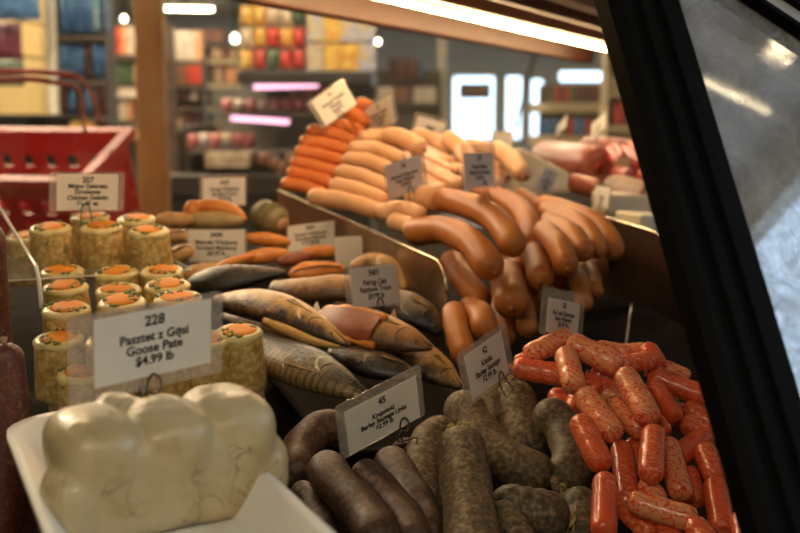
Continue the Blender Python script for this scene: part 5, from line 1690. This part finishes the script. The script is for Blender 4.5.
# refrigerated meat case with goods on its top
YC = 4.5
cx0, cx1 = on_y(182, 100, YC).x, on_y(372, 100, YC).x
ztop = on_y(300, 72, YC).z
mc_ = empty('meat_case', ((cx0 + cx1) / 2, YC, 0))
hwc = (cx1 - cx0) / 2
xs0 = on_y(238, 72, YC).x - mc_.location.x
case_m = mat('dark case enamel', (0.02, 0.018, 0.018), (0.03, 0.026, 0.026), 10, 0.35)
MB().box((xs0, -0.05, ztop - 0.05), (hwc, 0.75, ztop)).build('top_board', case_m, mc_, bev=0.006)
MB().box((-hwc, 0.72, 0.75), (hwc, 0.76, ztop - 0.05)).build('back_panel', mat('case back', (0.14, 0.13, 0.12)), mc_)
zl = on_y(200, 168, YC - 0.35).z
MB().box((-hwc, -0.40, 0.05), (hwc, 0.76, zl - 0.10)).build('tub', case_m, mc_, bev=0.01)
MB().box((-hwc, -0.42, zl - 0.10), (hwc, -0.36, zl - 0.02)).build('bumper', case_m, mc_, bev=0.008)
for sx in (-1, 1):
    MB().box((sx * hwc - 0.02, 0.1, zl - 0.1), (sx * hwc + 0.02, 0.76, zl + 0.15)).build('side_panel', case_m, mc_, bev=0.004)
def tube_part(px0, py0, px1, py1, y, nm, parent):
    a, b = on_y(px0, py0, y) - parent.location, on_y(px1, py1, y) - parent.location
    MB().tube([a, a.lerp(b, .5), b], 0.0095, 10).build(nm, lamp_pink, parent, smooth=True)
    MB().box((min(a.x, b.x), a.y - 0.012, max(a.z, b.z) + 0.013), (max(a.x, b.x), a.y + 0.05, max(a.z, b.z) + 0.03)).build('lamp_rail', case_m, parent)
tube_part(254, 87, 318, 85, YC, 'lamp_tube', mc_)
tube_part(231, 118, 289, 122, YC, 'lamp_tube', mc_)
for (pa, pb, py) in ((222, 330, 113), (188, 300, 150)):
    a, b = on_y(pa, py, YC), on_y(pb, py, YC)
    MB().box((a.x - mc_.location.x, 0.02, a.z - 0.015), (b.x - mc_.location.x, 0.70, a.z)).build('wire_shelf', dark_shelf, mc_, bev=0.002)
tag(mc_, 'dark meat case with two pink lamps beyond the counter glass', 'refrigerated case')
pkp = pm('pink meat', (0.58, 0.22, 0.22), (0.45, 0.12, 0.13), 26)
row(222, 330, 99, 112, YC + 0.12, 9, 'bag', [pkp, whp, pkp], 'pink meat packet on the upper shelf of the meat case', 'meat packets on the upper shelf', 0.08)
row(290, 330, 86, 99, YC + 0.3, 3, 'bag', [pkp, redp], 'red meat packet under the upper pink lamp', 'red meat packets', 0.08)
row(188, 256, 133, 149, YC + 0.12, 6, 'bag', [pkp, pkp, lblp], 'pink meat packet on the lower shelf of the meat case', 'meat packets on the lower shelf', 0.08)
row(208, 250, 152, 167, YC - 0.32, 3, 'carton', [crmp, orap], 'pale carton in the open tub of the meat case', 'pale cartons in the tub', 0.08)
for i, (px, py) in enumerate(((253, 155), (264, 157), (274, 161), (283, 166), (292, 158))):
    c = on_y(px, py, YC - 0.3)
    t = empty('tin', c)
    MB().lathe([(0.020, -0.03), (0.021, -0.028), (0.021, 0.012), (0.02, 0.014)], 14).build('can', brnp, t, smooth=True)
    MB().lathe([(0.019, 0.0145), (0.019, 0.016), (0.015, 0.0155)], 14).build('lid', mat('tin lid', (0.7, 0.68, 0.62), metal=0.6, rough=0.3), t)
    tag(t, 'bright lidded tin in the meat case tub', 'tin', 'bright lidded tins')
# packets and cartons stacked on the meat case
yy = YC + 0.1
for j, (py0, py1) in enumerate(((50, 71), (28, 49), (6, 27), (-16, 5))):
    row(241, 306, py0, py1, yy, 5, 'bag', [redp, yelp, grnp, redp, crmp], 'snack packet in tier %s on top of the meat case' % ('one', 'two', 'three', 'four')[j], 'snack packets tier %d' % (j + 1), 0.06)
for j, (py0, py1) in enumerate(((43, 71), (13, 42), (-18, 12))):
    row(308, 376, py0, py1, yy, 4, 'carton', [lblp, yelp, lblp, orap, crmp], 'printed carton in tier %s on top of the meat case' % ('one', 'two', 'three')[j], 'printed cartons tier %d' % (j + 1), 0.08, 0.95)
# shelf with bottles behind the bulb
shelf_unit(378, 440, 9.0, [78, 104, 126], 'low shelf of bottles beyond the tilted cards', dark_shelf, z1=1.62)
row(388, 424, 56, 77, 9.0, 7, 'jar', [brnp, redp, blue, drkp], 'small bottle on the shelf beyond the tilted cards', 'bottles beyond the cards')
row(378, 436, 86, 103, 9.0, 8, 'carton', [drkp, brnp, whp], 'dark carton on the lower shelf beyond the cards', 'dark cartons beyond the cards')
x0, x1, _, _ = vbox(437, 446, 9.2)
tag(MB().box((x0, 9.2, 0), (x1, 9.3, ZC)).build('trim_3', off_white, bev=0.006), kind='structure')
# rounded tan shelf before the windows
YS = 6.0
a, b = on_y(533, 108, YS), on_y(612, 108, YS)
sh_ = empty('display_shelf', ((a.x + b.x) / 2, YS, 0))
hw_ = (b.x - a.x) / 2
for nm, pz0, pz1 in (('shelf_board', 113, 103), ('shelf_board', 146, 136)):
    z0, z1 = on_y(540, pz0, YS).z, on_y(540, pz1, YS).z
    MB().prism([(x, y + 0.12) for x, y in rounded_rect(2 * hw_, 0.34, 0.10, 8)], z0, z1).build(nm, tan_shelf, sh_, bev=0.008)
MB().box((-hw_ + 0.06, 0.22, 0), (hw_ - 0.02, 0.26, on_y(540, 84, YS).z)).build('back_panel', dark_shelf, sh_)
MB().box((-hw_ + 0.06, 0.0, 0), (hw_ - 0.06, 0.24, 0.3)).build('plinth', tan_shelf, sh_)
tag(sh_, 'tan display shelf with rounded corners before the bright windows', 'shelf unit')
row(543, 606, 86, 102, YS, 12, 'jar', [grnp, brnp, drkp, redp], 'small jar on the upper board of the rounded tan shelf', 'jars on the rounded tan shelf')
row(541, 606, 117, 135, YS, 12, 'jar', [brnp, drkp, redp, blue], 'dark jar on the lower board of the rounded tan shelf', 'dark jars on the rounded tan shelf')
shelf_unit(606, 660, 5.2, [92, 126], 'shelf of dark bottles next to the black door frame', tan_shelf, z1=1.72)
row(608, 646, 74, 91, 5.2, 6, 'jar', [grnp, crmp, yelp], 'green jar on the upper shelf next to the black frame', 'green jars next to the frame')
row(608, 650, 100, 125, 5.2, 8, 'jar', [drkp, redp, blue, brnp], 'dark bottle on the shelf next to the black frame', 'dark bottles next to the frame')
# goods on the cream wall: hanging bags above the basket
def hang(px, py, y, w, h, m, label):
    c = on_y(px, py, y)
    me = bag_mesh(w, h, 0.10)
    o = empty('hanging_bag', c)
    link('bag', me, m, o, smooth=True)
    MB().tube([(0, 0, h), (0, 0.04, h + 0.02), (0, 5.2 - y, h + 0.03)], 0.004, 6).build('peg', black, o)
    tag(o, label, 'bag')
hang(14, 20, 4.2, 0.20, 0.24, blue, 'dark blue bag hanging at the top corner above the basket')
hang(5, 60, 4.3, 0.14, 0.14, pm('plum', (0.22, 0.05, 0.10)), 'plum coloured bag hanging over the basket handles')
hang(10, 86, 4.4, 0.12, 0.10, grnp, 'green bag hanging right above the basket handles')
# dark crate under the basket handle, behind the basket
cr = empty('black_crate', on_y(20, 138, 3.6))
MB().box((-0.25, -0.1, -0.2), (0.12, 0.15, 0.06)).build('crate_wall', black_plastic, cr, bev=0.01)
MB().box((-0.26, -0.11, 0.05), (0.13, 0.16, 0.075)).build('crate_rim', black_plastic, cr, bev=0.006)
MB().box((-0.24, -0.09, -cr.location.z), (0.11, 0.14, -0.2)).build('stand', dark_shelf, cr)
tag(cr, 'black crate standing behind the red basket', 'crate')

# dark cable hanging before the bright windows
ca, cb = on_y(540, 36, 9.5), on_y(516, 122, 9.5)
hc = empty('hanging_cable', cb)
MB().tube([Vector((0, 0, 0)), (ca - cb) * 0.5, (ca - cb), (ca - cb) * (1 + (ZC - ca.z) / (ca.z - cb.z))], 0.012, 8).build('cable', black, hc, smooth=True)
MB().lathe([(0.02, -0.05), (0.022, 0.0), (0.012, 0.02)], 10).build('cable_end', black, hc, smooth=True)
tag(hc, 'dark cable hanging slantwise before the bright entrance windows', 'cable')
